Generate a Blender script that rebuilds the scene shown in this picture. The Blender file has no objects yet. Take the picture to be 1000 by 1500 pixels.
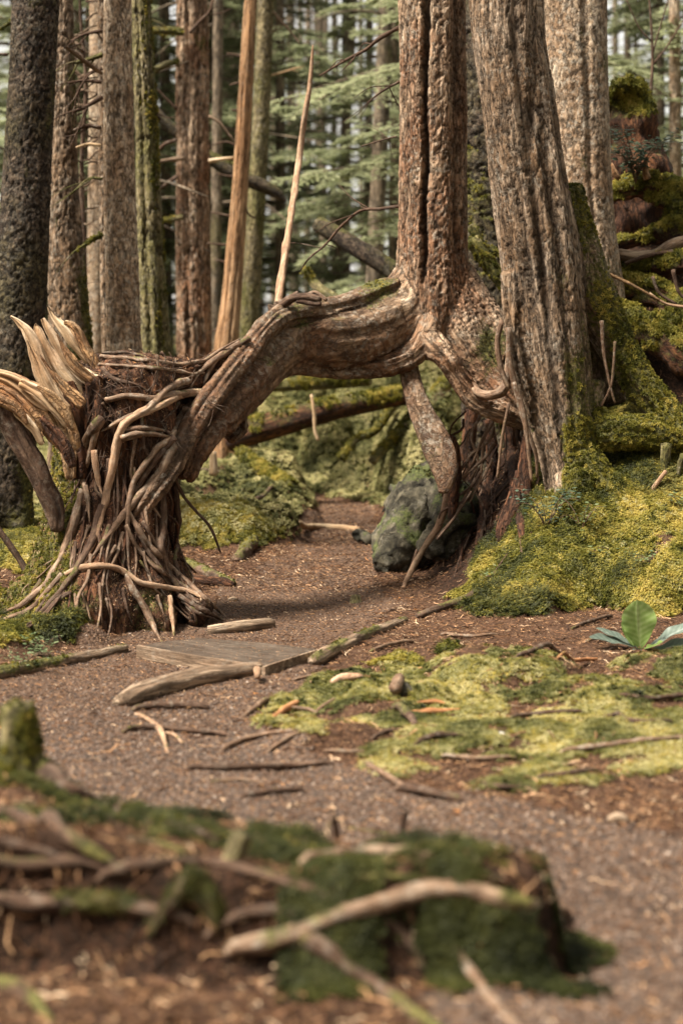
import bpy, math, random
import numpy as np
from mathutils import Vector
from mathutils.bvhtree import BVHTree

rng = np.random.default_rng(7)
random.seed(7)
SC = bpy.context.scene
COL = SC.collection

# ------------------------------------------------------------------ camera, sky, sun, exposure
F = 2917.0        # focal length in photo pixels
CZ = 1.5          # eye height
cam_d = bpy.data.cameras.new('camera')
cam = bpy.data.objects.new('camera', cam_d)
COL.objects.link(cam)
cam.location = (0, 0, CZ)
cam.rotation_euler = (math.radians(90), 0, 0)
cam_d.sensor_fit = 'VERTICAL'
cam_d.sensor_height = 36
cam_d.sensor_width = 24
cam_d.lens = 36 * F / 1500
cam_d.shift_y = -250 / 1500
cam_d.clip_end = 2000
cam_d.dof.use_dof = True
cam_d.dof.focus_distance = 11.3
cam_d.dof.aperture_fstop = 1.8
SC.camera = cam
SC.render.resolution_x, SC.render.resolution_y = 682, 1024

SUN_EL, SUN_AZ = 58, -66       # azimuth measured from +Y towards +X
world = bpy.data.worlds.new('World')
SC.world = world
world.use_nodes = True
wn = world.node_tree
wn.nodes.clear()
sky = wn.nodes.new('ShaderNodeTexSky')
sky.sky_type = 'NISHITA'
sky.sun_disc = False
sky.sun_elevation = math.radians(SUN_EL)
sky.sun_rotation = math.radians(SUN_AZ)
sky.air_density = 1.0
sky.dust_density = 4.0
sky.ozone_density = 0.6
bg = wn.nodes.new('ShaderNodeBackground')
bg.inputs[1].default_value = 0.05
wo = wn.nodes.new('ShaderNodeOutputWorld')
cloud = wn.nodes.new('ShaderNodeMix'); cloud.data_type = 'RGBA'        # thin bright cloud over the whole sky
cloud.inputs[0].default_value = 0.72
cloud.inputs[7].default_value = (10.5, 10.0, 9.2, 1)
wn.links.new(sky.outputs[0], cloud.inputs[6])
wn.links.new(cloud.outputs[2], bg.inputs[0])
wn.links.new(bg.outputs[0], wo.inputs[0])

sun_d = bpy.data.lights.new('sun', 'SUN')
sun_d.energy = 5.0
sun_d.angle = math.radians(14)
sun_d.color = (1.0, 0.92, 0.8)
sun = bpy.data.objects.new('sun', sun_d)
COL.objects.link(sun)
_e, _a = math.radians(SUN_EL), math.radians(SUN_AZ)
_dir = Vector((math.sin(_a) * math.cos(_e), math.cos(_a) * math.cos(_e), math.sin(_e)))
SUN_Y_FLIP = True
if SUN_Y_FLIP:      # sun stands behind-left of the camera
    _dir = Vector((_dir.x, -abs(_dir.y), _dir.z))
    sky.sun_rotation = math.atan2(_dir.x, _dir.y)
sun.rotation_euler = _dir.to_track_quat('Z', 'Y').to_euler()
sun.location = (0, 0, 20)

SC.view_settings.view_transform = 'Standard'
SC.view_settings.look = 'None'
SC.view_settings.gamma = 1.0
SC.view_settings.exposure = 1.38
SC.view_settings.use_curve_mapping = False
SC.cycles.max_bounces = 6
SC.cycles.diffuse_bounces = 3
SC.cycles.glossy_bounces = 2
SC.cycles.transparent_max_bounces = 4
SC.cycles.caustics_reflective = False
SC.cycles.caustics_refractive = False

HAZE = 0.0
# ------------------------------------------------------------------ maths helpers
def at(px, py, Y):
    return np.array([(px - 500) / F * Y, Y, CZ - (py - 500) / F * Y])

def plan(px, py, z=0.0):
    Y = (CZ - z) * F / (py - 500.0)
    return ((px - 500) / F * Y, Y)

def sm(t):
    t = np.clip(t, 0, 1)
    return t * t * (3 - 2 * t)

def hsh(i, j, k, seed):
    with np.errstate(over='ignore'):
        h = (i.astype(np.uint32) * np.uint32(0x8da6b343)) ^ (j.astype(np.uint32) * np.uint32(0xd8163841)) ^ \
            (k.astype(np.uint32) * np.uint32(0xcb1ab31f)) ^ np.uint32((seed * 2654435761) & 0xffffffff)
        h ^= h >> np.uint32(13); h *= np.uint32(0x5bd1e995); h ^= h >> np.uint32(15)
        h *= np.uint32(0x85ebca6b); h ^= h >> np.uint32(13)
    return h.astype(np.float64) / 4294967296.0

def vnoise(P, seed=0):
    P = np.asarray(P, float)
    I = np.floor(P).astype(np.int64)
    f = P - I
    u = f * f * f * (f * (f * 6 - 15) + 10)
    r = 0
    for a in (0, 1):
        wa = u[:, 0] if a else 1 - u[:, 0]
        for b in (0, 1):
            wb = u[:, 1] if b else 1 - u[:, 1]
            for c in (0, 1):
                wc = u[:, 2] if c else 1 - u[:, 2]
                r = r + wa * wb * wc * hsh(I[:, 0] + a, I[:, 1] + b, I[:, 2] + c, seed)
    return r * 2 - 1

def fbm(P, seed=0, octv=4, gain=0.5):
    P = np.asarray(P, float)
    s = 0; a = 1.0; n = 0
    for o in range(octv):
        s = s + a * vnoise(P * (2.03 ** o) + 17.3 * o, seed + o * 13); n += a; a *= gain
    return s / n

def worley(P, seed=0):
    P = np.asarray(P, float)
    I = np.floor(P).astype(np.int64)
    f1 = np.full(len(P), 9.0); f2 = np.full(len(P), 9.0); cid = np.zeros(len(P))
    for a in (-1, 0, 1):
        for b in (-1, 0, 1):
            for c in (-1, 0, 1):
                J = I + np.array([a, b, c])
                q = np.stack([hsh(J[:, 0], J[:, 1], J[:, 2], seed + s) for s in (1, 2, 3)], 1)
                d = np.sqrt(((J + q - P) ** 2).sum(1))
                near = d < f1
                f2 = np.where(near, f1, np.minimum(f2, d))
                cid = np.where(near, q[:, 0], cid)
                f1 = np.where(near, d, f1)
    return f1, f2, cid

def P3(x, y, z=0.0):
    x = np.asarray(x, float)
    return np.stack([x, np.asarray(y, float) + 0 * x, z + 0 * x], -1)

def sdpoly(x, y, poly):
    """signed distance, positive inside"""
    poly = np.asarray(poly, float)
    d = np.full(x.shape, 1e9); inside = np.zeros(x.shape, bool)
    n = len(poly)
    for i in range(n):
        ax, ay = poly[i]; bx, by = poly[(i + 1) % n]
        ex, ey = bx - ax, by - ay
        t = np.clip(((x - ax) * ex + (y - ay) * ey) / (ex * ex + ey * ey), 0, 1)
        d = np.minimum(d, np.hypot(x - ax - ex * t, y - ay - ey * t))
        c = ((ay > y) != (by > y)) & (x < ex * (y - ay) / (ey if ey else 1e-9) + ax)
        inside ^= c
    return np.where(inside, d, -d)

def pxpoly(pts, z=0.0):
    return [plan(p[0], p[1], p[2] if len(p) > 2 else z) for p in pts]

def polyline_dist(x, y, pts):
    d = np.full(x.shape, 1e9); w = np.zeros(x.shape)
    for (ax, ay, aw), (bx, by, bw) in zip(pts[:-1], pts[1:]):
        ex, ey = bx - ax, by - ay
        t = np.clip(((x - ax) * ex + (y - ay) * ey) / (ex * ex + ey * ey), 0, 1)
        dd = np.hypot(x - ax - ex * t, y - ay - ey * t)
        w = np.where(dd < d, aw + (bw - aw) * t, w); d = np.minimum(d, dd)
    return d, w

# ------------------------------------------------------------------ the lie of the land
PATH = [plan(1500, 2100) + (0.9,), plan(1130, 1500) + (0.75,), plan(960, 1360) + (0.62,), plan(760, 1235) + (0.5,),
        plan(480, 1175) + (0.46,), plan(250, 1125) + (0.6,), plan(140, 1060) + (0.7,), plan(230, 985) + (0.62,),
        plan(330, 940) + (0.6,), plan(440, 885) + (0.55,), plan(472, 830) + (0.42,), plan(497, 785) + (0.28,),
        plan(503, 750) + (0.27,), (-0.02, 18.4, 0.26), (-.30, 19.3, .18), (-.7, 20.0, .12)]
MOUND = [(-6, 4.62), (-2.2, 4.66), (-.6, 4.66), (.0, 4.6), (.5, 4.64), (.55, 4.93), (.32, 5.08), (.08, 5.24), (-.36, 5.52), (-.75, 6.05), (-1.15, 6.45), (-6, 7.2)]
MAT = pxpoly([(330, 1060), (430, 1010), (520, 985), (640, 955), (760, 970), (850, 1000), (1100, 985), (1250, 1100), (1010, 1135), (860, 1150), (640, 1165), (500, 1150), (400, 1120)])
RMOUND = [plan(672, 890), plan(720, 905), plan(800, 905), plan(880, 890), plan(960, 905), (2.6, 10.9), (3.2, 13.5), (1.3, 13.2), (1.05, 12.0), plan(690, 862)]
HUMS = [  # x, y, rx, ry, h  moss hummocks
    (-0.95, 15.15, 0.62, 0.75, 0.27), (-0.55, 15.3, 0.26, 0.4, 0.2), (-1.5, 15.6, 0.5, 0.8, 0.3),
    (-0.62, 17.6, 0.42, 0.55, 0.22), (-0.75, 18.6, 0.55, 0.8, 0.42), (-1.3, 18.4, 0.6, 1.2, 0.35), (-0.35, 16.6, 0.2, 0.3, 0.1),
    (-0.14, 21.1, 0.32, 0.5, 0.50), (0.22, 19.75, 0.42, 0.42, 0.33), (0.3, 22.4, 0.6, 0.9, 0.75), (-.55, 22.6, .6, .8, .6),
    (0.8, 19.6, 0.5, 1.2, 0.75), (0.95, 22.0, 0.7, 1.6, 1.05), (-0.9, 22.5, 1.2, 1.2, 0.55),
    (-2.0, 13.0, 0.5, 0.7, 0.14), (-2.3, 11.2, 0.5, 0.6, 0.12), (-1.75, 9.6, 0.45, 0.3, 0.08), (-1.35, 9.95, 0.3, 0.2, 0.10),
    (0.70, 8.75, 0.45, 0.55, 0.11), (0.22, 8.35, 0.3, 0.35, 0.06), (0.12, 8.05, 0.2, 0.12, 0.04), (1.15, 8.3, 0.5, 0.4, 0.05), (1.6, 8.9, 0.5, 0.4, 0.09),
    (1.3, 9.0, 0.2, 0.18, .07), (-0.05, 7.5, .3, .2, .05), (0.45, 7.45, .5, .25, .04), (1.2, 7.3, .5, .3, .05)]

def path_mask(x, y):
    d, w = polyline_dist(x, y, PATH)
    n = fbm(P3(x * 2.2, y * 2.2), 5, 3)
    return sm((w + 0.16 * n - d) / 0.16 + 0.5) * (1 - sm((sdpoly(np.asarray(x), np.asarray(y), MOUND) + .10) / .08))

def hums(x, y):
    m = np.zeros(x.shape)
    wx = x + 0.10 * fbm(P3(x * 3, y * 3), 60, 2); wy = y + 0.14 * fbm(P3(x * 3, y * 3), 61, 2)
    for (cx, cy, rx, ry, h) in HUMS:
        d = np.hypot((wx - cx) / rx, (wy - cy) / ry)
        m = np.maximum(m, h * sm((1 - d) / 0.55))
    return m

def height(x, y):
    shp = np.shape(x)
    x = np.asarray(x, float).ravel(); y = np.asarray(y, float).ravel() + 0 * x
    pd, pw = polyline_dist(x, y, PATH)
    off = sm((pd - pw) / 0.6)
    z = 0.035 * fbm(P3(x * 0.9, y * 0.9), 1, 3) + 0.012 * fbm(P3(x * 5, y * 5), 2, 3)
    z += -0.02 * (1 - sm((pd - pw * .5) / 0.3))
    # slow rise of the forest floor beyond the arch, and a hillside far right
    z += 1.05 * sm((y - 19.0) / 9.0) * (0.12 + 0.88 * sm((pd - pw) / 0.9)) + 0.35 * sm((y - 26) / 25)
    z += 30 * sm((y - 48 + 0.0 * x) / 190) * sm((x / np.maximum(y, 1) - 0.02) / 0.25) * (y > 0)
    z += 0.25 * sm((y - 12) / 4) * sm((-x - 1.2) / 1.2)
    h = hums(x, y)
    z += h
    # foreground terrace
    n1 = fbm(P3(x * 4, y * 4), 8, 3)
    sd = sdpoly(x, y, MOUND) + 0.06 * n1
    ter = sm(sd / np.where((y < 4.85), .07, 0.13))
    z += ter * (0.215 + 0.07 * fbm(P3(x * 3, y * 3), 9, 3) - 0.12 * sm((y - 5.1) / 1.0) + 0.07 * sm((-x - .25) / .5) * sm((5.3 - y) / .4) + 0.10 * sm((-x - .45) / .6) * sm((y - 5.0) / .6))
    # right-hand moss mound
    sd2 = sdpoly(x, y, RMOUND) + 0.13 * fbm(P3(x * 2.5, y * 2.5), 10, 3)
    rm = sm((sd2 + .03) / 0.75) * 0.30 + sm((sd2 + .02) / 0.14) * 0.17
    rm *= 0.40 + 0.60 * sm((x - 0.85) / 0.5)
    z += rm * (1 + 0.25 * fbm(P3(x * 5, y * 5), 21, 2))
    # soil bank under the straddling trees
    bx = x - (0.38 + 0.06 * fbm(P3(x * 0, y * 2), 12, 2))
    bank = sm((bx - .12) / 0.85) * sm((y - 11.1) / 1.5) * sm((20.5 - y) / 3.5) * 0.85
    bank *= (1 - 0.5 * sm(sd2 / 0.4) * sm((13 - y) / 1.0))
    z += bank * (1 + 0.10 * fbm(P3(x * 4, y * 4), 13, 4))
    # back right rise
    z += 1.35 * sm((x - 1.3) / 0.7) * sm((y - 13.3) / 1.5) * sm((30 - y) / 12) - 0.25 * np.exp(-((x - 1.9) / .5) ** 2 - ((y - 12.75) / .35) ** 2)
    return z.reshape(shp)

def ground(px, py, ymin=3.0):
    Y = np.geomspace(ymin, 60, 1500)
    x = (px - 500) / F * Y; zr = CZ - (py - 500) / F * Y
    h = height(x, Y)
    i = np.argmax(zr <= h)
    if not (zr <= h).any(): i = len(Y) - 1
    return np.array([x[i], Y[i], h[i]])

# ------------------------------------------------------------------ object helpers
def thing(name, label, cat, loc, group=None, kind=None):
    o = bpy.data.objects.new(name, None)
    COL.objects.link(o)
    o.location = [float(v) for v in loc]
    o.empty_display_size = 0.1
    o['label'] = label; o['category'] = cat
    if group: o['group'] = group
    if kind: o['kind'] = kind
    return o

def tag(o, label=None, cat=None, group=None, kind=None):
    if label: o['label'] = label
    if cat: o['category'] = cat
    if group: o['group'] = group
    if kind: o['kind'] = kind
    return o

def wloc(o):
    v = np.zeros(3)
    while o is not None:
        v = v + np.array(o.location); o = o.parent
    return v

def mesh_from(name, V, Fc, attrs=None, smooth=True):
    V = np.asarray(V, float); Fc = np.asarray(Fc)
    me = bpy.data.meshes.new(name)
    k = Fc.shape[1]
    me.vertices.add(len(V)); me.loops.add(Fc.size); me.polygons.add(len(Fc))
    me.vertices.foreach_set('co', V.ravel())
    me.loops.foreach_set('vertex_index', Fc.ravel().astype(np.int32))
    me.polygons.foreach_set('loop_start', (np.arange(len(Fc)) * k).astype(np.int32))
    me.polygons.foreach_set('use_smooth', np.full(len(Fc), smooth))
    for nme, a in (attrs or {}).items():
        a = np.asarray(a, float)
        if a.ndim == 1:
            at_ = me.attributes.new(nme, 'FLOAT', 'POINT'); at_.data.foreach_set('value', a)
        else:
            at_ = me.attributes.new(nme, 'FLOAT_VECTOR', 'POINT'); at_.data.foreach_set('vector', a.ravel())
    me.update(calc_edges=True)
    return me

def obj(name, G, mat, parent=None, smooth=True):
    """G = dict(V, F, and per-vertex attributes), in world coordinates; the object keeps its origin at its parent's base"""
    org = wloc(parent) if parent is not None else G.get('org', np.zeros(3))
    me = mesh_from(name, G['V'] - org, G['F'], {k: v for k, v in G.items() if k not in ('V', 'F', 'org')}, smooth)
    me.materials.append(mat)
    o = bpy.data.objects.new(name, me)
    COL.objects.link(o)
    if parent is not None: o.parent = parent
    else: o.location = [float(v) for v in org]
    return o

def merge(Gs):
    keys = [k for k in Gs[0] if k not in ('V', 'F', 'org')]
    off = 0; Vs = []; Fs = []; A = {k: [] for k in keys}
    for g in Gs:
        Vs.append(g['V']); Fs.append(g['F'] + off); off += len(g['V'])
        for k in keys: A[k].append(g[k])
    out = {'V': np.concatenate(Vs), 'F': np.concatenate(Fs)}
    for k in keys: out[k] = np.concatenate(A[k])
    return out

def vnormals(V, Fc):
    a, b = V[Fc[:, 1]] - V[Fc[:, 0]], V[Fc[:, 2]] - V[Fc[:, 0]]
    n = np.cross(a, b)
    N = np.zeros_like(V)
    for c in range(Fc.shape[1]):
        for d in range(3):
            N[:, d] += np.bincount(Fc[:, c], weights=n[:, d], minlength=len(V))
    return N / (np.linalg.norm(N, axis=1, keepdims=True) + 1e-12)

def spline(P, ds):
    P = np.asarray(P, float)
    if len(P) == 2: P = np.vstack([P[0], (P[0] + P[1]) / 2, P[1]])
    Q = np.vstack([2 * P[0] - P[1], P, 2 * P[-1] - P[-2]])
    out = []
    for i in range(1, len(Q) - 2):
        p0, p1, p2, p3 = Q[i - 1], Q[i], Q[i + 1], Q[i + 2]
        n = max(2, int(np.linalg.norm((p2 - p1)[:3]) / ds * 1.0) + 1)
        t = np.linspace(0, 1, n, endpoint=False)[:, None]
        out.append(0.5 * ((2 * p1) + (-p0 + p2) * t + (2 * p0 - 5 * p1 + 4 * p2 - p3) * t * t + (-p0 + 3 * p1 - 3 * p2 + p3) * t ** 3))
    out.append(P[-1:])
    C = np.vstack(out)
    C[:, 3] = np.maximum(C[:, 3], 0.0012)
    return C

def frames(C):
    T = np.gradient(C[:, :3], axis=0)
    T /= np.linalg.norm(T, axis=1, keepdims=True) + 1e-12
    ref = np.array([0, -1.0, 0]) if abs(T[0][1]) < 0.9 else np.array([0, 0, 1.0])
    U = np.zeros_like(T)
    u = ref
    for i in range(len(T)):
        u = u - T[i] * u.dot(T[i]); u = u / (np.linalg.norm(u) + 1e-12); U[i] = u
    W = np.cross(T, U)
    s = np.concatenate([[0], np.cumsum(np.linalg.norm(np.diff(C[:, :3], axis=0), axis=1))])
    return T, U, W, s

def tube(P, segs=10, ds=0.03, seed=0, bump=0.12, flat=(1, 1), radf=None, moss=0.0, knob=0.0, taper_ends=True):
    """P rows: x,y,z,r.  radf(theta, s, C) -> multiplicative radius"""
    C = spline(P, ds)
    T, U, W, s = frames(C)
    if taper_ends:
        C2 = np.vstack([C[:1], C, C[-1:]]); C2[0, 3] *= 0.03; C2[-1, 3] *= 0.03
        C2[0, :3] -= T[0] * C[0, 3] * 0.25; C2[-1, :3] += T[-1] * C[-1, 3] * 0.25
        T = np.vstack([T[:1], T, T[-1:]]); U = np.vstack([U[:1], U, U[-1:]]); W = np.vstack([W[:1], W, W[-1:]])
        s = np.concatenate([s[:1], s, s[-1:]]); C = C2
    n = len(C)
    th = np.linspace(0, 2 * math.pi, segs, endpoint=False)
    TH, S = np.meshgrid(th, s)
    R = np.repeat(C[:, 3:4], segs, 1)
    k = np.stack([np.cos(TH), np.sin(TH)], -1)
    flow = np.stack([k[..., 0] * R, k[..., 1] * R, S], -1).reshape(-1, 3)
    r0 = max(float(np.median(C[:, 3])), 0.004)
    nz = fbm(np.stack([k[..., 0].ravel() * 1.2, k[..., 1].ravel() * 1.2, (S / (r0 * 3.2)).ravel()], 1) + seed * 3.7, seed, 3).reshape(n, segs)
    mult = 1 + bump * nz * 2.2
    if radf is not None: mult = mult * radf(TH, S, C)
    if knob: mult = mult + knob * sm(vnoise(np.stack([k[..., 0].ravel(), k[..., 1].ravel(), (S / (r0 * 5)).ravel()], 1) + 9.1, seed + 5).reshape(n, segs) * 2 - 0.8)
    RR = R * mult
    V = C[:, None, :3] + U[:, None, :] * (k[..., 0:1] * RR[..., None] * flat[0]) + W[:, None, :] * (k[..., 1:2] * RR[..., None] * flat[1])
    idx = np.arange(n * segs).reshape(n, segs)
    a = idx[:-1]; b = idx[1:]
    Fc = np.stack([a, np.roll(a, -1, 1), np.roll(b, -1, 1), b], -1).reshape(-1, 4)
    V = V.reshape(-1, 3)
    return {'V': V, 'F': Fc, 'flow': flow, 'crack': np.clip(-nz.ravel() * 0.9, 0, 1), 'moss': np.full(len(V), float(moss))}

def pxtube(pts):
    """rows (px,py,Y,half width px) -> world x,y,z,r"""
    return [tuple(at(p[0], p[1], p[2])) + (p[3] / F * p[2],) for p in pts]

def fuse(tubes, voxel, smooth_it=6, extra=None):
    """voxel-fuse several limbs into one continuous body; flow coordinates follow the nearest limb"""
    Gs = [tube(P, segs=18, ds=0.05, bump=b, seed=i) for i, (P, b) in enumerate(tubes)]
    G = merge(Gs)
    me = mesh_from('tmp', G['V'], G['F'])
    o = bpy.data.objects.new('tmp', me); COL.objects.link(o)
    m = o.modifiers.new('r', 'REMESH'); m.mode = 'VOXEL'; m.voxel_size = voxel; m.adaptivity = 0
    s_ = o.modifiers.new('s', 'SMOOTH'); s_.factor = 0.5; s_.iterations = smooth_it
    dg = bpy.context.evaluated_depsgraph_get()
    ev = o.evaluated_get(dg); em = ev.to_mesh()
    V = np.empty(len(em.vertices) * 3); em.vertices.foreach_get('co', V); V = V.reshape(-1, 3)
    ls = np.empty(len(em.polygons), np.int32); em.polygons.foreach_get('loop_total', ls)
    lv = np.empty(len(em.loops), np.int32); em.loops.foreach_get('vertex_index', lv)
    if (ls == 4).all(): Fc = lv.reshape(-1, 4).copy()
    else:
        st = np.concatenate([[0], np.cumsum(ls)[:-1]])
        Fc = np.array([[lv[a], lv[a + 1], lv[a + 2], lv[a + (3 if k > 3 else 2)]] for a, k in zip(st, ls)])
    ev.to_mesh_clear(); bpy.data.objects.remove(o); bpy.data.meshes.remove(me)
    # nearest limb
    best = np.full(len(V), 1e9); flow = np.zeros((len(V), 3)); tid = np.zeros(len(V), int)
    for ti, (P, b) in enumerate(tubes):
        C = spline(P, 0.06); T, U, W, s = frames(C)
        for c0 in range(0, len(V), 20000):
            sl = slice(c0, c0 + 20000); D = V[sl, None, :] - C[None, :, :3]
            d = np.sqrt((D ** 2).sum(2)) - C[None, :, 3]
            j = d.argmin(1); dm = d[np.arange(len(j)), j]
            dv = V[sl] - C[j, :3]
            al = (dv * T[j]).sum(1)
            f = np.stack([(dv * U[j]).sum(1), (dv * W[j]).sum(1), s[j] + al], 1)
            upd = dm < best[sl]
            bb = best[sl]; bb[upd] = dm[upd]; best[sl] = bb
            ff = flow[sl]; ff[upd] = f[upd]; flow[sl] = ff
            tt = tid[sl]; tt[upd] = ti; tid[sl] = tt
    return {'V': V, 'F': Fc, 'flow': flow, 'tid': tid.astype(float)}

def bark_disp(G, depth, w=0.035, h=0.12, seed=0, weight=None, plates=True):
    """push the surface in along bark cracks; returns G with 'crack'"""
    fl = G['flow'] + 0.02 * np.stack([fbm(G['flow'] * 9, seed + 40 + i, 2) for i in range(3)], 1)
    rn = fbm(fl / np.array([w, w, h]) * 0.8, seed, 4)
    crack = 1 - sm(np.abs(rn) / 0.13)
    pl = np.clip(fbm(fl / np.array([w, w, h]) * 1.7, seed + 5, 3), -.5, .5)
    crack2 = 1 - sm(np.abs(fbm(fl / np.array([w, w, h]) * 2.2, seed + 7, 2)) / .15)
    N = vnormals(G['V'], G['F'])
    wgt = 1.0 if weight is None else weight
    big = fbm(G['flow'] / np.array([.12, .12, .5]), seed + 3, 3)
    d = depth * (-1.1 * crack + 0.35 * pl - 0.35 * crack2 + 0.8 * big + 0.3 * fbm(fl / np.array([.01, .01, .03]), seed + 9, 2)) * wgt
    G['V'] = G['V'] + N * np.asarray(d)[:, None]
    G['crack'] = np.clip(crack * 0.9 + crack2 * 0.35 * (1 - crack), 0, 1) * (wgt if weight is not None else 1)
    return G

def trunk(pts, segs=96, seed=0, depth=0.008, w=0.035, h=0.12, grooves=(), base=True, flare=1.35, ds=0.014, lobes=0.04, up=5.0, mossf=None, toes=5):
    """pixel-traced axis, top to bottom; carried on upward past the frame and down into the ground"""
    P = pxtube(pts)
    a, b = np.array(P[0]), np.array(P[1])
    d = (a - b); d = d / np.linalg.norm(d[:3])
    top = [a + d * up * np.array([1, 1, 1, 0]), a + d * 0.35 * np.array([1, 1, 1, 0])]
    top[0][3] = a[3] * 0.72
    P = [tuple(t) for t in top] + P
    if base:
        l = np.array(P[-1]); gz = float(height(l[0], l[1]))
        if l[2] > gz:
            P.append((l[0], l[1], gz + 0.16, l[3] * (1 + (flare - 1) * .3))); P.append((l[0], l[1], gz - 0.16, l[3] * flare))
    Pn = np.array(P)
    # variable ring spacing: coarse above the frame
    C1 = spline(Pn[:2], 0.12)[:-1]; C2 = spline(Pn[1:], ds)
    C = np.vstack([C1, C2])
    T, U, W, s = frames(C)
    n = len(C)
    th = np.linspace(0, 2 * math.pi, segs, endpoint=False)
    TH, S = np.meshgrid(th, s)
    stot = s[-1]
    R = np.repeat(C[:, 3:4], segs, 1)
    k0, k1 = np.cos(TH), np.sin(TH)
    mult = 1 + lobes * 2 * fbm(np.stack([k0.ravel() * 1.3, k1.ravel() * 1.3, (S * 0.45).ravel()], 1) + seed, seed + 2, 3).reshape(n, segs)
    # root toes near the foot
    foot = sm((S - (stot - 0.55)) / 0.55)
    mult += foot * 0.22 * np.cos(TH * toes + seed) * (1 if base else 0)
    for (t0, t1, wd, dp) in grooves:      # theta 0 faces the camera
        tc = t0 + (t1 - t0) * (S / stot)
        dd = np.abs((TH - tc + math.pi) % (2 * math.pi) - math.pi)
        tcw = 0.10 * fbm(np.stack([S.ravel() * 2.2, 0 * S.ravel(), 0 * S.ravel()], 1), seed + int(t0 * 10) + 77, 2).reshape(n, segs)
        mult -= dp * np.exp(-((dd + tcw) / wd) ** 2)
    RR = R * mult
    V = C[:, None, :3] + U[:, None, :] * (k0 * RR)[..., None] + W[:, None, :] * (k1 * RR)[..., None]
    idx = np.arange(n * segs).reshape(n, segs)
    a_, b_ = idx[:-1], idx[1:]
    Fc = np.stack([a_, np.roll(a_, -1, 1), np.roll(b_, -1, 1), b_], -1).reshape(-1, 4)
    G = {'V': V.reshape(-1, 3), 'F': Fc, 'flow': np.stack([k0 * R, k1 * R, S], -1).reshape(-1, 3)}
    G = bark_disp(G, depth, w, h, seed)
    N = vnormals(G['V'], G['F'])
    G['moss'] = mossf(G, N) if mossf is not None else np.zeros(len(G['V']))
    return G

def mossy(amount=0.0, up=0.0, side=None, lowz=None, seed=0, sc=6.0):
    """moss field: base amount + more on upper faces + more on one side + more near the foot"""
    def f(G, N):
        V = G['V']
        m = amount + 0.75 * fbm(V * np.array([sc, sc, sc * .5]), 300 + seed, 4)
        m = m + up * N[:, 2]
        if side is not None: m = m + (N @ np.array(side))
        if lowz is not None: m = m + lowz[2] * (1 - sm((V[:, 2] - lowz[0]) / lowz[1]))
        return np.clip(m, 0, 1)
    return f

# ------------------------------------------------------------------ materials
def newmat(name):
    m = bpy.data.materials.new(name); m.use_nodes = True
    nt = m.node_tree; nt.nodes.clear()
    return m, nt, nt.nodes, nt.links

def N_(nt, t, **kw):
    n = nt.nodes.new(t)
    for k, v in kw.items():
        if k.startswith('i_'):
            key = k[2:]; key = int(key) if key.isdigit() else key
            n.inputs[key].default_value = v
        else: setattr(n, k, v)
    return n

def ramp(nt, fac, stops):
    r = nt.nodes.new('ShaderNodeValToRGB')
    while len(r.color_ramp.elements) > 1: r.color_ramp.elements.remove(r.color_ramp.elements[0])
    r.color_ramp.elements[0].position = stops[0][0]; r.color_ramp.elements[0].color = tuple(stops[0][1]) + (1,)
    for p, c in stops[1:]:
        e = r.color_ramp.elements.new(p); e.color = tuple(c) + (1,)
    nt.links.new(fac, r.inputs[0])
    return r.outputs[0]

def mixc(nt, fac, a, b, mode='MIX'):
    m = nt.nodes.new('ShaderNodeMix'); m.data_type = 'RGBA'; m.blend_type = mode
    for i, v in ((0, fac), (6, a), (7, b)):
        if isinstance(v, bpy.types.NodeSocket): nt.links.new(v, m.inputs[i])
        else: m.inputs[i].default_value = v if i == 0 else (tuple(v) + (1,) if len(v) == 3 else v)
    return m.outputs[2]

def math_(nt, op, a, b=0.0, clamp=False):
    m = nt.nodes.new('ShaderNodeMath'); m.operation = op; m.use_clamp = clamp
    for i, v in ((0, a), (1, b)):
        if isinstance(v, bpy.types.NodeSocket): nt.links.new(v, m.inputs[i])
        else: m.inputs[i].default_value = v
    return m.outputs[0]

def noise(nt, vec, scale, det=4, rough=0.55, dist=0.0):
    n = nt.nodes.new('ShaderNodeTexNoise'); n.inputs['Scale'].default_value = scale
    n.inputs['Detail'].default_value = det; n.inputs['Roughness'].default_value = rough; n.inputs['Distortion'].default_value = dist
    if vec is not None: nt.links.new(vec, n.inputs['Vector'])
    return n.outputs[0]

def mapped(nt, vec, sc):
    m = nt.nodes.new('ShaderNodeMapping'); m.inputs['Scale'].default_value = sc
    nt.links.new(vec, m.inputs[0]); return m.outputs[0]

def attr(nt, name, typ='GEOMETRY'):
    a = nt.nodes.new('ShaderNodeAttribute'); a.attribute_name = name; a.attribute_type = typ
    return a

MOSS_STOPS = [(0.0, (0.035, 0.040, 0.007)), (0.35, (0.115, 0.112, 0.017)), (0.65, (0.25, 0.215, 0.036)), (1.0, (0.45, 0.35, 0.085))]

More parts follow.
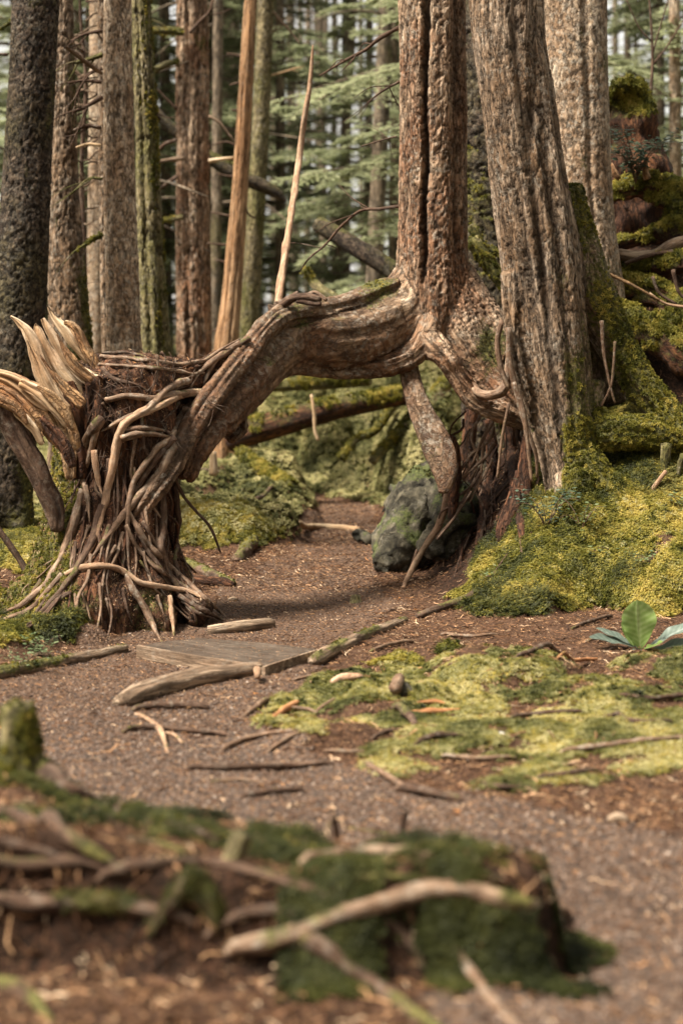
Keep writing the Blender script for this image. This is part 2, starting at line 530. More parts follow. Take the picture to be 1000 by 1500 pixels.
def bark(name, dark, mid, light, lichen=0.25, grain=1.0, stretch=0.22, rough=0.85, bumpd=0.006, mossc=None, tone=None, plate=(.028, .09), crk=0.75):
    m, nt, ns, L = newmat(name)
    out = N_(nt, 'ShaderNodeOutputMaterial'); p = N_(nt, 'ShaderNodeBsdfPrincipled')
    p.inputs['Roughness'].default_value = rough; p.inputs['Specular IOR Level'].default_value = 0.25
    L.new(p.outputs[0], out.inputs[0])
    fl = attr(nt, 'flow').outputs['Vector']
    tc = N_(nt, 'ShaderNodeTexCoord').outputs['Object']
    st = mapped(nt, fl, (1, 1, stretch))
    n1 = noise(nt, st, 38 * grain, 6, 0.65, 0.3)
    n2 = noise(nt, st, 9 * grain, 4, 0.6, 0.2)
    n3 = noise(nt, tc, 3.0, 3, 0.5)
    f = math_(nt, 'ADD', math_(nt, 'MULTIPLY', n1, 0.55), math_(nt, 'MULTIPLY', n2, 0.5))
    c = ramp(nt, f, [(0.30, dark), (0.50, mid), (0.68, light)])
    if tone is not None:      # large patches of another tone
        c = mixc(nt, ramp(nt, n3, [(0.42, (0, 0, 0)), (0.62, (1, 1, 1))]), c, mixc(nt, 0.6, c, tone))
    # bark plates: dark fissures between them, each plate its own tone
    pm_ = mapped(nt, fl, (1 / plate[0], 1 / plate[0], 1 / plate[1]))
    pz = noise(nt, pm_, 0.8, 5, 0.62, 0.5)
    ab = math_(nt, 'ABSOLUTE', math_(nt, 'SUBTRACT', pz, 0.5))
    edge_ = ramp(nt, ab, [(0.0, (0, 0, 0)), (0.055, (1, 1, 1))])
    pv = ramp(nt, noise(nt, pm_, 1.9, 6, 0.7, 0.3), [(0.34, (.40, .38, .36)), (0.5, (.92, .9, .88)), (0.66, (1.65, 1.6, 1.55))])
    c = mixc(nt, crk, c, mixc(nt, 1.0, c, pv, 'MULTIPLY'))
    c = mixc(nt, math_(nt, 'MULTIPLY', math_(nt, 'SUBTRACT', 1.0, edge_), crk), c, tuple(v * 0.4 for v in dark))
    # pale lichen flecks
    n4 = noise(nt, tc, 26, 5, 0.7)
    n5 = noise(nt, tc, 2.4, 2, 0.5)
    lf = math_(nt, 'MULTIPLY', ramp(nt, n4, [(0.50, (0, 0, 0)), (0.62, (1, 1, 1))]), ramp(nt, n5, [(0.35, (0, 0, 0)), (0.65, (1, 1, 1))]))
    c = mixc(nt, math_(nt, 'MULTIPLY', lf, lichen), c, (0.42, 0.38, 0.31))
    ck = attr(nt, 'crack').outputs['Fac']
    c = mixc(nt, math_(nt, 'MULTIPLY', ck, 0.8, True), c, tuple(v * 0.35 for v in dark))
    ma = attr(nt, 'moss').outputs['Fac']
    mn = noise(nt, tc, 60, 4, 0.7)
    mf = math_(nt, 'ADD', ma, math_(nt, 'MULTIPLY', math_(nt, 'SUBTRACT', mn, 0.5), 0.9))
    mf = ramp(nt, mf, [(0.30, (0, 0, 0)), (0.50, (1, 1, 1))])
    mc = ramp(nt, noise(nt, tc, 45, 4, 0.75), [(a * .5 + .28, b) for a, b in (mossc or [(0, (.018, .020, .006)), (.35, (.06, .058, .015)), (.65, (.135, .118, .032)), (1, (.26, .21, .07))])])
    c = mixc(nt, mf, c, mc)
    L.new(c, p.inputs['Base Color'])
    bh = math_(nt, 'ADD', math_(nt, 'ADD', math_(nt, 'MULTIPLY', n1, 1.0), math_(nt, 'MULTIPLY', mn, 0.5)), math_(nt, 'MULTIPLY', edge_, crk))
    b = N_(nt, 'ShaderNodeBump'); b.inputs['Strength'].default_value = 1.0; b.inputs['Distance'].default_value = bumpd
    L.new(bh, b.inputs['Height']); L.new(b.outputs[0], p.inputs['Normal'])
    return m

def leafmat(name, stops, transl=0.35, rough=0.6, inst=True, noise_sc=None):
    m, nt, ns, L = newmat(name)
    out = N_(nt, 'ShaderNodeOutputMaterial')
    if inst: f = attr(nt, 'tint', 'INSTANCER').outputs['Fac']
    else:
        g = attr(nt, 'tint').outputs['Fac']; oi = N_(nt, 'ShaderNodeObjectInfo').outputs['Random']
        f = math_(nt, 'ADD', math_(nt, 'MULTIPLY', g, 0.75), math_(nt, 'MULTIPLY', oi, 0.25))
    c = ramp(nt, f, stops)
    d = N_(nt, 'ShaderNodeBsdfPrincipled'); d.inputs['Roughness'].default_value = rough; d.inputs['Specular IOR Level'].default_value = 0.2
    t = N_(nt, 'ShaderNodeBsdfTranslucent'); mx = N_(nt, 'ShaderNodeMixShader'); mx.inputs[0].default_value = transl
    L.new(c, d.inputs['Base Color']); L.new(c, t.inputs[0]); L.new(d.outputs[0], mx.inputs[1]); L.new(t.outputs[0], mx.inputs[2]); L.new(mx.outputs[0], out.inputs[0])
    return m

BARK_RED = bark('bark_hemlock_brown', (0.06, 0.033, 0.018), (0.28, 0.18, 0.11), (0.62, 0.47, 0.33), lichen=0.6, tone=(0.24, 0.10, 0.045), plate=(.03, .12), bumpd=.012, crk=.6)
BARK_DARK = bark('bark_spruce_dark', (0.016, 0.011, 0.007), (0.062, 0.042, 0.028), (0.15, 0.11, 0.075), lichen=0.3, stretch=0.6, tone=(0.07, 0.06, 0.02), plate=(.04, .05), bumpd=.014)
BARK_PALE = bark('bark_pale', (0.10, 0.062, 0.036), (0.40, 0.29, 0.19), (0.74, 0.62, 0.48), lichen=0.85, stretch=0.45, tone=(0.25, 0.14, 0.07), plate=(.035, .06), bumpd=.01, crk=.6)
BARK_GREY = bark('bark_grey_brown', (0.055, 0.034, 0.020), (0.225, 0.155, 0.10), (0.54, 0.42, 0.31), lichen=0.6, stretch=0.12, tone=(0.20, 0.11, 0.05), plate=(.030, .14), bumpd=.013, crk=.6)
BARK_MOSSY = bark('bark_mossy', (0.05, 0.035, 0.017), (0.18, 0.145, 0.07), (0.38, 0.31, 0.17), lichen=0.4, tone=(0.14, 0.14, 0.035), plate=(.03, .09), bumpd=.01, crk=.6)
WOOD_DEAD = bark('dead_wood_reddish', (0.10, 0.045, 0.018), (0.33, 0.18, 0.085), (0.58, 0.38, 0.22), lichen=0.15, stretch=0.06, grain=1.3, bumpd=0.004, plate=(.02, .5), crk=.6)
WOOD_PALE = bark('dead_wood_pale', (0.26, 0.15, 0.075), (0.60, 0.43, 0.26), (0.85, 0.73, 0.56), lichen=0.1, stretch=0.05, grain=1.2, bumpd=0.005, tone=(0.34, 0.17, 0.07), plate=(.016, .35), crk=.25)
WOOD_ROT = bark('rotten_red_wood', (0.022, 0.009, 0.005), (0.085, 0.034, 0.016), (0.22, 0.095, 0.042), lichen=0.05, stretch=0.12, tone=(0.04, 0.02, 0.01), plate=(.03, .10), bumpd=.012)
WOOD_CRUMBLE = bark('crumbling_orange_wood', (0.12, 0.05, 0.018), (0.44, 0.26, 0.12), (0.78, 0.58, 0.37), lichen=0.2, stretch=0.12, grain=1.1, bumpd=0.014, tone=(0.24, 0.085, 0.03), plate=(.02, .10), crk=.5)
ROOT_SMOOTH = bark('smooth_root', (0.045, 0.024, 0.014), (0.17, 0.10, 0.06), (0.42, 0.30, 0.205), lichen=0.5, stretch=0.14, grain=1.0, rough=0.65, bumpd=0.006, plate=(.03, .06), crk=.3)
ROOT_ARCH = bark('arching_root_bark', (0.028, 0.015, 0.009), (0.115, 0.067, 0.037), (0.32, 0.215, 0.135), lichen=0.45, stretch=0.3, grain=0.8, rough=0.65, bumpd=0.012, tone=(0.15, 0.065, 0.028), plate=(.05, .07), crk=.45)
ROOT_PALE = bark('pale_root', (0.12, 0.062, 0.034), (0.33, 0.20, 0.12), (0.60, 0.44, 0.30), lichen=0.3, stretch=0.12, bumpd=0.004, plate=(.02, .05), crk=.25)
ROOT_DARK = bark('dark_root', (0.022, 0.012, 0.007), (0.08, 0.044, 0.027), (0.21, 0.135, 0.09), lichen=0.25, stretch=0.15, bumpd=0.006, plate=(.02, .05), crk=.3)
LOG_WEATHERED = bark('weathered_log', (0.06, 0.036, 0.021), (0.21, 0.14, 0.09), (0.44, 0.33, 0.23), lichen=0.3, stretch=0.07, bumpd=0.007, plate=(.02, .3), crk=.5)
CHIP_ORANGE = bark('fresh_bark_chip', (0.12, 0.045, 0.018), (0.36, 0.16, 0.065), (0.60, 0.34, 0.17), lichen=0.0, stretch=0.2, bumpd=0.002, crk=.3)
BARK_FAR = bark('bark_distant', (0.05, 0.036, 0.024), (0.16, 0.12, 0.08), (0.32, 0.25, 0.18), lichen=0.3, grain=0.6, bumpd=0.01, plate=(.06, .2))

MOSS = leafmat('moss_leaves', MOSS_STOPS, 0.4)
MOSS_DARK = leafmat('moss_dark_species', [(0, (0.018, 0.022, 0.007)), (.5, (0.055, 0.06, 0.014)), (1, (0.17, 0.15, 0.04))], 0.35)  # darker moss colour, used in clumps and on the mound
MOSS_PALE = leafmat('moss_pale', [(0, (0.09, 0.095, 0.035)), (.5, (0.29, 0.275, 0.11)), (1, (0.55, 0.49, 0.25))], 0.4)
LITTER = leafmat('needle_litter', [(0, (0.015, 0.008, 0.005)), (.35, (0.075, 0.036, 0.019)), (.6, (0.20, 0.10, 0.05)), (.8, (0.42, 0.24, 0.12)), (.92, (0.66, 0.50, 0.34)), (1, (0.60, 0.25, 0.07))], 0.1, 0.7)
NEEDLES = leafmat('hemlock_needles', [(0, (0.10, 0.118, 0.062)), (.5, (0.25, 0.275, 0.155)), (1, (0.46, 0.47, 0.28))], 0.5, 0.6, inst=False)
LEAF_SMALL = leafmat('shrub_leaves', [(0, (0.04, 0.075, 0.055)), (.5, (0.09, 0.14, 0.10)), (1, (0.2, 0.25, 0.17))], 0.35, 0.5, inst=False)
LEAF_LIGHT = leafmat('light_shrub_leaves', [(0, (0.08, 0.12, 0.05)), (.5, (0.16, 0.21, 0.10)), (1, (0.30, 0.34, 0.18))], 0.45, 0.5, inst=False)

def pebble_mat():
    m, nt, ns, L = newmat('pebble_stone')
    out = N_(nt, 'ShaderNodeOutputMaterial'); p = N_(nt, 'ShaderNodeBsdfPrincipled'); p.inputs['Roughness'].default_value = 0.75
    L.new(p.outputs[0], out.inputs[0])
    f = attr(nt, 'tint', 'INSTANCER').outputs['Fac']
    c = ramp(nt, f, [(0, (0.016, 0.010, 0.007)), (.4, (0.060, 0.037, 0.025)), (.75, (0.14, 0.092, 0.064)), (1, (0.32, 0.25, 0.20))])
    L.new(c, p.inputs['Base Color'])
    return m
PEBBLE = pebble_mat()

def ground_mat():
    m, nt, ns, L = newmat('forest_floor')
    out = N_(nt, 'ShaderNodeOutputMaterial'); p = N_(nt, 'ShaderNodeBsdfPrincipled'); p.inputs['Roughness'].default_value = 0.9; p.inputs['Specular IOR Level'].default_value = 0.15
    L.new(p.outputs[0], out.inputs[0])
    tc = N_(nt, 'ShaderNodeTexCoord').outputs['Object']
    n1 = noise(nt, tc, 55, 5, 0.7); n2 = noise(nt, tc, 5, 4, 0.6)
    duff = ramp(nt, n1, [(0.32, (0.02, 0.010, 0.006)), (0.5, (0.075, 0.04, 0.024)), (0.66, (0.18, 0.105, 0.062))])
    duff = mixc(nt, ramp(nt, n2, [(0.4, (0, 0, 0)), (0.65, (0.6, 0.6, 0.6))]), duff, (0.055, 0.028, 0.016))
    soil_shade = ramp(nt, n1, [(0.34, (0.006, 0.0035, 0.002)), (0.52, (0.022, 0.011, 0.006)), (0.70, (0.08, 0.035, 0.018))])  # dark soil, deepened further to paint the shade under the trees
    moss = ramp(nt, noise(nt, tc, 40, 5, 0.75), [(0.32, (0.012, 0.014, 0.004)), (0.5, (0.045, 0.045, 0.010)), (0.7, (0.12, 0.105, 0.025))])  # decayed moss base, kept dark to paint the shade between tufts
    so = attr(nt, 'soil_shade').outputs['Fac']; mo = attr(nt, 'moss').outputs['Fac']
    c = mixc(nt, so, duff, soil_shade)
    mf = math_(nt, 'ADD', mo, math_(nt, 'MULTIPLY', math_(nt, 'SUBTRACT', n1, 0.5), 1.0))
    c = mixc(nt, ramp(nt, mf, [(0.38, (0, 0, 0)), (0.55, (1, 1, 1))]), c, moss)
    L.new(c, p.inputs['Base Color'])
    b = N_(nt, 'ShaderNodeBump'); b.inputs['Strength'].default_value = 1.0; b.inputs['Distance'].default_value = 0.012
    L.new(n1, b.inputs['Height']); L.new(b.outputs[0], p.inputs['Normal'])
    return m

def gravel_mat():
    m, nt, ns, L = newmat('path_gravel')
    out = N_(nt, 'ShaderNodeOutputMaterial'); p = N_(nt, 'ShaderNodeBsdfPrincipled'); p.inputs['Roughness'].default_value = 0.85; p.inputs['Specular IOR Level'].default_value = 0.2
    L.new(p.outputs[0], out.inputs[0])
    tc = N_(nt, 'ShaderNodeTexCoord').outputs['Object']
    v = N_(nt, 'ShaderNodeTexVoronoi'); v.inputs['Scale'].default_value = 75; L.new(tc, v.inputs['Vector'])
    n1 = noise(nt, tc, 70, 4, 0.7); n2 = noise(nt, tc, 4, 4, 0.6)
    g = ramp(nt, v.outputs['Color'], [(0.1, (0.02, 0.013, 0.009)), (0.5, (0.06, 0.04, 0.03)), (0.9, (0.13, 0.095, 0.075))])
    d = ramp(nt, n1, [(0.32, (0.03, 0.017, 0.011)), (0.5, (0.09, 0.053, 0.034)), (0.66, (0.19, 0.12, 0.078))])
    c = mixc(nt, ramp(nt, math_(nt, 'ADD', n2, attr(nt, 'needle').outputs['Fac']), [(0.40, (0.1, 0.1, 0.1)), (0.62, (0.9, 0.9, 0.9))]), g, d)
    L.new(c, p.inputs['Base Color'])
    b = N_(nt, 'ShaderNodeBump'); b.inputs['Strength'].default_value = 1.0; b.inputs['Distance'].default_value = 0.008
    L.new(math_(nt, 'SUBTRACT', n1, v.outputs['Distance']), b.inputs['Height']); L.new(b.outputs[0], p.inputs['Normal'])
    return m

# ------------------------------------------------------------------ instanced stuff
def src_obj(name, V, Fc, mat):
    me = bpy.data.meshes.new(name); me.from_pydata([tuple(v) for v in V], [], Fc); me.materials.append(mat); me.update()
    return bpy.data.objects.new(name, me)     # a source shape only; lives outside the scene

def tuft_shape(n, seed, spread=0.8, wid=0.11):
    r = np.random.default_rng(seed); V = []; Fc = []
    for i in range(n):
        a = r.uniform(0, 2 * math.pi); lean = spread * r.uniform(0.15, 1.1); ln = r.uniform(0.6, 1.1)
        d = np.array([math.cos(a), math.sin(a), 0]); sd = np.array([-d[1], d[0], 0]) * wid * r.uniform(.7, 1.3)
        b0 = d * 0.12 * r.uniform(0, 2)
        mid = b0 + (d * lean * 0.4 + np.array([0, 0, 0.6])) * ln; tip = b0 + (d * lean + np.array([0, 0, 0.75 - .25 * lean])) * ln
        k = len(V); V += [b0 - sd * .6, b0 + sd * .6, mid + sd, mid - sd, tip]; Fc += [(k, k + 1, k + 2, k + 3), (k + 3, k + 2, k + 4)]
    return V, Fc

def chips_shape(seed):
    r = np.random.default_rng(seed); V = []; Fc = []
    for i in range(5):
        a = r.uniform(0, 6.28); l = r.uniform(0.4, 1.2); w = r.uniform(0.05, 0.28); c = np.array([r.uniform(-1, 1), r.uniform(-1, 1), r.uniform(0.02, .25)])
        d = np.array([math.cos(a), math.sin(a), r.uniform(-.25, .25)]) * l * .5; s = np.array([-math.sin(a), math.cos(a), r.uniform(-.5, .5)]) * w * .5
        k = len(V); V += [c - d, c - d * .2 + s, c + d, c + d * .1 - s + np.array([0, 0, .06])]; Fc += [(k, k + 1, k + 2), (k, k + 2, k + 3)]
    return V, Fc

def twig_shape(seed):
    r = np.random.default_rng(seed); V = []; Fc = []
    pts = [np.array([t - .5, .10 * math.sin(t * 5), .05 + .05 * math.sin(t * 9)]) for t in np.linspace(0, 1, 5)]
    for i, p in enumerate(pts):
        w = .035 * (1.2 - .7 * i / 4)
        for a in (0, 2.1, 4.2): V.append(p + np.array([0, math.cos(a) * w, math.sin(a) * w]))
    for i in range(4):
        for a in range(3): k = i * 3; Fc.append((k + a, k + (a + 1) % 3, k + 3 + (a + 1) % 3, k + 3 + a))
    k = len(V); V += [pts[2], pts[2] + np.array([.03, 0, .03]), pts[2] + np.array([.22, .2, .04])]; Fc.append((k, k + 1, k + 2))
    return V, Fc

def pebble_shape(seed):
    r = np.random.default_rng(seed)
    t = (1 + 5 ** .5) / 2
    V = np.array([(-1, t, 0), (1, t, 0), (-1, -t, 0), (1, -t, 0), (0, -1, t), (0, 1, t), (0, -1, -t), (0, 1, -t), (t, 0, -1), (t, 0, 1), (-t, 0, -1), (-t, 0, 1)]) / 1.9
    V = V * (1 + r.uniform(-.25, .25, (12, 1))) * np.array([1, .75, .5])
    Fc = [(0, 11, 5), (0, 5, 1), (0, 1, 7), (0, 7, 10), (0, 10, 11), (1, 5, 9), (5, 11, 4), (11, 10, 2), (10, 7, 6), (7, 1, 8), (3, 9, 4), (3, 4, 2), (3, 2, 6), (3, 6, 8), (3, 8, 9), (4, 9, 5), (2, 4, 11), (6, 2, 10), (8, 6, 7), (9, 8, 1)]
    return V, Fc

def feather_shape(seed):
    """a small feathery moss frond bunch"""
    r = np.random.default_rng(seed); V = []; Fc = []
    for i in range(7):
        a = r.uniform(0, 6.28); d = np.array([math.cos(a), math.sin(a), 0]); s = np.array([-d[1], d[0], 0]); ln = r.uniform(.8, 1.3); lift = r.uniform(.2, .9)
        for j in range(4):
            t = .2 + j * .25; c = d * t * ln + np.array([0, 0, lift * (t - .4 * t * t)])
            for sg in (-1, 1):
                e = (s * sg * .9 + d * .7) * .30 * (1.15 - t * .6) + np.array([0, 0, r.uniform(-.08, .12)])
                w = d * .07
                k = len(V); V += [c - w, c + w, c + e]; Fc += [(k, k + 1, k + 2)]
    return V, Fc

SRC = {}
def source(key):
    if key in SRC: return SRC[key]
    kind, matn = key
    mat = {'moss': MOSS, 'dark': MOSS_DARK, 'pale': MOSS_PALE, 'litter': LITTER, 'stone': PEBBLE}[matn]
    sh = {'tuft': lambda: tuft_shape(14, 3), 'hang': lambda: tuft_shape(9, 5, 0.4, 0.06), 'feather': lambda: feather_shape(4), 'chips': lambda: chips_shape(6), 'twig': lambda: twig_shape(2), 'pebble': lambda: pebble_shape(8)}[kind]()
    so = src_obj(kind + '_' + matn, sh[0], sh[1], mat)
    ng = bpy.data.node_groups.new('scatter_' + kind + '_' + matn, 'GeometryNodeTree')
    ng.interface.new_socket('Geometry', in_out='INPUT', socket_type='NodeSocketGeometry')
    ng.interface.new_socket('Geometry', in_out='OUTPUT', socket_type='NodeSocketGeometry')
    gi = ng.nodes.new('NodeGroupInput'); go = ng.nodes.new('NodeGroupOutput')
    ip = ng.nodes.new('GeometryNodeInstanceOnPoints'); oi = ng.nodes.new('GeometryNodeObjectInfo'); oi.inputs[0].default_value = so
    oi.transform_space = 'ORIGINAL'
    ra = ng.nodes.new('GeometryNodeInputNamedAttribute'); ra.data_type = 'FLOAT_VECTOR'; ra.inputs[0].default_value = 'rot'
    sa = ng.nodes.new('GeometryNodeInputNamedAttribute'); sa.data_type = 'FLOAT'; sa.inputs[0].default_value = 'sc'
    e2r = ng.nodes.new('FunctionNodeEulerToRotation')
    ng.links.new(gi.outputs[0], ip.inputs['Points']); ng.links.new(oi.outputs['Geometry'], ip.inputs['Instance'])
    ng.links.new(ra.outputs[0], e2r.inputs[0]); ng.links.new(e2r.outputs[0], ip.inputs['Rotation']); ng.links.new(sa.outputs[0], ip.inputs['Scale'])
    ng.links.new(ip.outputs[0], go.inputs[0])
    SRC[key] = (so, ng)
    return SRC[key]

def eulers(N, yaw):
    """euler XYZ that turns +Z to N after a yaw about Z"""
    # R = Align(N) * Rz(yaw)
    N = N / (np.linalg.norm(N, axis=1, keepdims=True) + 1e-9)
    up = np.where(np.abs(N[:, 2:3]) > 0.99, np.array([[1.0, 0, 0]]), np.array([[0, 0, 1.0]]))
    X = np.cross(up, N); X /= np.linalg.norm(X, axis=1, keepdims=True) + 1e-9
    Yv = np.cross(N, X)
    c, s = np.cos(yaw)[:, None], np.sin(yaw)[:, None]
    Xr = X * c + Yv * s; Yr = -X * s + Yv * c
    # matrix columns Xr,Yr,N ; euler XYZ: R = Rz Ry Rx
    ry = np.arcsin(np.clip(-Xr[:, 2], -1, 1)); rx = np.arctan2(Yr[:, 2], N[:, 2]); rz = np.arctan2(Xr[:, 1], Xr[:, 0])
    return np.stack([rx, ry, rz], 1)

def stuff_points(name, P, N, sc, tint, key, parent=None, label=None, cat=None):
    so, ng = source(key)
    org = wloc(parent) if parent is not None else np.zeros(3)
    me = bpy.data.meshes.new(name); me.vertices.add(len(P)); me.vertices.foreach_set('co', (P - org).ravel())
    for nme, a in (('rot', eulers(N, rng.uniform(0, 6.28, len(P)))),):
        q = me.attributes.new(nme, 'FLOAT_VECTOR', 'POINT'); q.data.foreach_set('vector', a.ravel())
    for nme, a in (('sc', sc), ('tint', tint)):
        q = me.attributes.new(nme, 'FLOAT', 'POINT'); q.data.foreach_set('value', np.asarray(a, float))
    o = bpy.data.objects.new(name, me); COL.objects.link(o)
    if parent is not None: o.parent = parent
    md = o.modifiers.new('scatter', 'NODES'); md.node_group = ng
    o['kind'] = 'stuff'
    tag(o, label, cat)
    return o

def sample(G, weight, n, view_only=True, maxang=None):
    """random points on G weighted by area*weight; returns P,N,weightval"""
    V, Fc = G['V'], G['F']
    A, B, C_, D = (V[Fc[:, i]] for i in (0, 1, 2, Fc.shape[1] - 1))
    nn = np.cross(C_ - A, D - B) * 0.5 if Fc.shape[1] == 4 else np.cross(B - A, C_ - A) * .5
    ar = np.linalg.norm(nn, axis=1)
    wf = weight[Fc].mean(1)
    pr = ar * np.clip(wf, 0, None)
    cen = V[Fc].mean(1)
    if view_only:       # nothing is seen far outside the frame, nor on far sides turned away
        u = cen[:, 0] / np.maximum(cen[:, 1], .1); v = (cen[:, 2] - CZ) / np.maximum(cen[:, 1], .1)
        pr = pr * ((np.abs(u) < 0.22) & (v < 0.24) & (v > -0.42) & (cen[:, 1] > 2))
        fac = (nn * (cen - np.array([0, 0, CZ]))).sum(1)
        pr = np.where(fac > 0.35 * ar * np.linalg.norm(cen, axis=1), 0, pr)
    if pr.sum() <= 0: return np.zeros((0, 3)), np.zeros((0, 3)), np.zeros(0)
    i = rng.choice(len(Fc), n, p=pr / pr.sum())
    u, v = rng.random(n)[:, None], rng.random(n)[:, None]
    if Fc.shape[1] == 4: P = A[i] * (1 - u) * (1 - v) + B[i] * u * (1 - v) + C_[i] * u * v + D[i] * (1 - u) * v
    else:
        f = (u + v) > 1; u = np.where(f, 1 - u, u); v = np.where(f, 1 - v, v); P = A[i] + (B[i] - A[i]) * u + (C_[i] - A[i]) * v
    return P, nn[i] / (ar[i][:, None] + 1e-12), wf[i]

def moss_on(G, parent, density=2500, size=0.02, key=('tuft', 'moss'), thr=0.35, name='moss', droop=0.0, cap=30000):
    w = sm((G['moss'] - thr) / 0.25)
    V, Fc = G['V'], G['F']
    nn = np.cross(V[Fc[:, 2]] - V[Fc[:, 0]], V[Fc[:, 3]] - V[Fc[:, 1]]) * 0.5
    cen = V[Fc].mean(1); ar = np.linalg.norm(nn, axis=1)
    vis = (np.abs(cen[:, 0] / np.maximum(cen[:, 1], .1)) < 0.22) & ((nn * (cen - np.array([0, 0, CZ]))).sum(1) < 0.35 * ar * np.linalg.norm(cen, axis=1)) & ((cen[:, 2] - CZ) / np.maximum(cen[:, 1], .1) < .24)
    area = (ar * w[Fc].mean(1) * vis).sum()
    n = int(min(cap, area * density))
    if n < 20: return None
    P, N, _ = sample(G, w, n)
    N = N + np.array([0, 0, -droop]) + rng.normal(0, 0.25, N.shape)
    t = np.clip(0.5 + 0.55 * fbm(P * 7, 91, 3) + rng.normal(0, .16, n), 0, 1)
    return stuff_points(name, P - N * 0.003, N, size * rng.uniform(.6, 1.3, n), t, key, parent)

# ------------------------------------------------------------------ THE SETTING: ground and path
def axis(lo, hi, fine_lo, fine_hi, step, growth):
    a = list(np.arange(fine_lo, fine_hi, step))
    s = step; v = a[-1]
    while v < hi: s *= growth; v += s; a.append(v)
    s = step; v = a[0]; pre = []
    while v > lo: s *= growth; v -= s; pre.append(v)
    return np.array(pre[::-1] + a)
gx = axis(-260, 260, -2.3, 2.6, 0.026, 1.12)
gy_ = np.concatenate([axis(-60, 3.6, 3.2, 3.6, 0.05, 1.3)[:-1], np.arange(3.6, 9.5, 0.024), np.geomspace(9.5, 24, 260), np.geomspace(24.3, 420, 70)])
gy_ = np.unique(np.clip(gy_, -60, 420))
GX, GY = np.meshgrid(gx, gy_)
gxf, gyf = GX.ravel(), GY.ravel()
pm = path_mask(gxf, gyf)
mossn = fbm(P3(gxf * 1.6, gyf * 1.6), 31, 4)
mossf_ = fbm(P3(gxf * 7, gyf * 7), 32, 3)
sd_mat = sdpoly(gxf, gyf, MAT); sd_rm = sdpoly(gxf, gyf, RMOUND); sd_mo = sdpoly(gxf, gyf, MOUND)
hm = hums(gxf, gyf)
moss_g = sm((sd_mat + 0.18) / 0.25) * np.clip(0.66 + 0.8 * mossn + 1.0 * mossf_, 0, 1)
moss_g = np.maximum(moss_g, sm((sd_rm + .10 + .12 * mossf_) / 0.12) * np.clip(0.80 + 0.7 * mossn + .35 * mossf_, 0, 1))
moss_g = np.maximum(moss_g, sm(hm / 0.08) * np.clip(0.85 + 0.8 * mossn + 0.3 * mossf_, 0, 1))
moss_g = np.maximum(moss_g, sm(sd_mo / 0.1) * np.clip(0.36 + .9 * mossn + 1.7 * mossf_, 0, 1))
far = sm((gyf - 15.5) / 3) * (1 - sm((4 - np.abs(gxf)) * 0)) 
moss_g = np.maximum(moss_g, sm((gyf - 16.5) / 2) * np.clip(0.75 + 0.9 * mossn, 0, 1) * (1 - pm))
moss_g = np.maximum(moss_g, sm((-gxf - 1.25) / 0.3) * sm((gyf - 8.9) / 1) * np.clip(0.62 + 1.0 * mossn + .4 * mossf_, 0, 1))
moss_g = np.maximum(moss_g, sm((gxf - 1.75) / 0.3) * sm((gyf - 9) / 0.5) * np.clip(0.35 + 1.2 * mossn, 0, 1))
bankz = sm((gxf - 0.42) / 0.25) * sm((gyf - 11.2) / .5) * sm((18.0 - gyf) / 1) * (1 - sm((sd_rm + .05) / 0.15))
moss_g = moss_g * (1 - sm((pm - 0.3) / 0.4)) * (1 - bankz)
moss_g[gyf < 4.6] *= 0.3
Z = height(gxf, gyf)
# soft cushions where moss grows; crumbly relief elsewhere
near = (gyf > 3) & (gyf < 26) & (np.abs(gxf) < 6)
fine = np.zeros(len(Z))
Pn_ = P3(gxf[near] * 14, gyf[near] * 14)
fine[near] = (0.030 - .014 * (gyf[near] < 9.6)) * sm(moss_g[near] * 1.5) * (1 + fbm(Pn_ * .75, 33, 3) * 1.6) + 0.006 * fbm(Pn_ * 2.2, 34, 2) * (1 - pm[near] * .6) + bankz[near] * 0.075 * fbm(Pn_ * .5, 35, 4)
Z = Z + fine
ny, nx = GX.shape
idx = np.arange(nx * ny).reshape(ny, nx)
GF = np.stack([idx[:-1, :-1], idx[:-1, 1:], idx[1:, 1:], idx[1:, :-1]], -1).reshape(-1, 4)
GG = {'V': np.stack([gxf, gyf, Z], 1), 'F': GF, 'moss': moss_g, 'soil_shade': bankz}
front = np.exp(-((sd_mo - .02) / .10) ** 4) * (gyf < 4.95) * (gxf < .8)  # band on the mound face that paints the shade of an undercut hollow
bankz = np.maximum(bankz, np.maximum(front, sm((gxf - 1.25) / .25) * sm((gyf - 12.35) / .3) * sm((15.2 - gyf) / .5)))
GG['soil_shade'] = bankz; GG['moss'] = moss_g = np.where((gxf > 1.25) & (gyf > 12.35) & (gyf < 15.2), moss_g * .6, moss_g) * (1 - .95 * front)
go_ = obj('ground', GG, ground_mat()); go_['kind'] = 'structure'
# gravel path: its own sheet 4 mm above the floor
pf = (pm[GF].min(1) > 0.45) & (gyf[GF].max(1) < 24) & (gyf[GF].min(1) > 3)
used, inv = np.unique(GF[pf], return_inverse=True)
PG = {'V': GG['V'][used] + np.array([0, 0, 0.004]), 'F': inv.reshape(-1, 4), 'needle': np.clip(sm((gyf[used] - 7.6) / 2.0) * .4 + 0.16, 0, 1)}
po_ = obj('gravel_path', PG, gravel_mat()); po_['kind'] = 'structure'

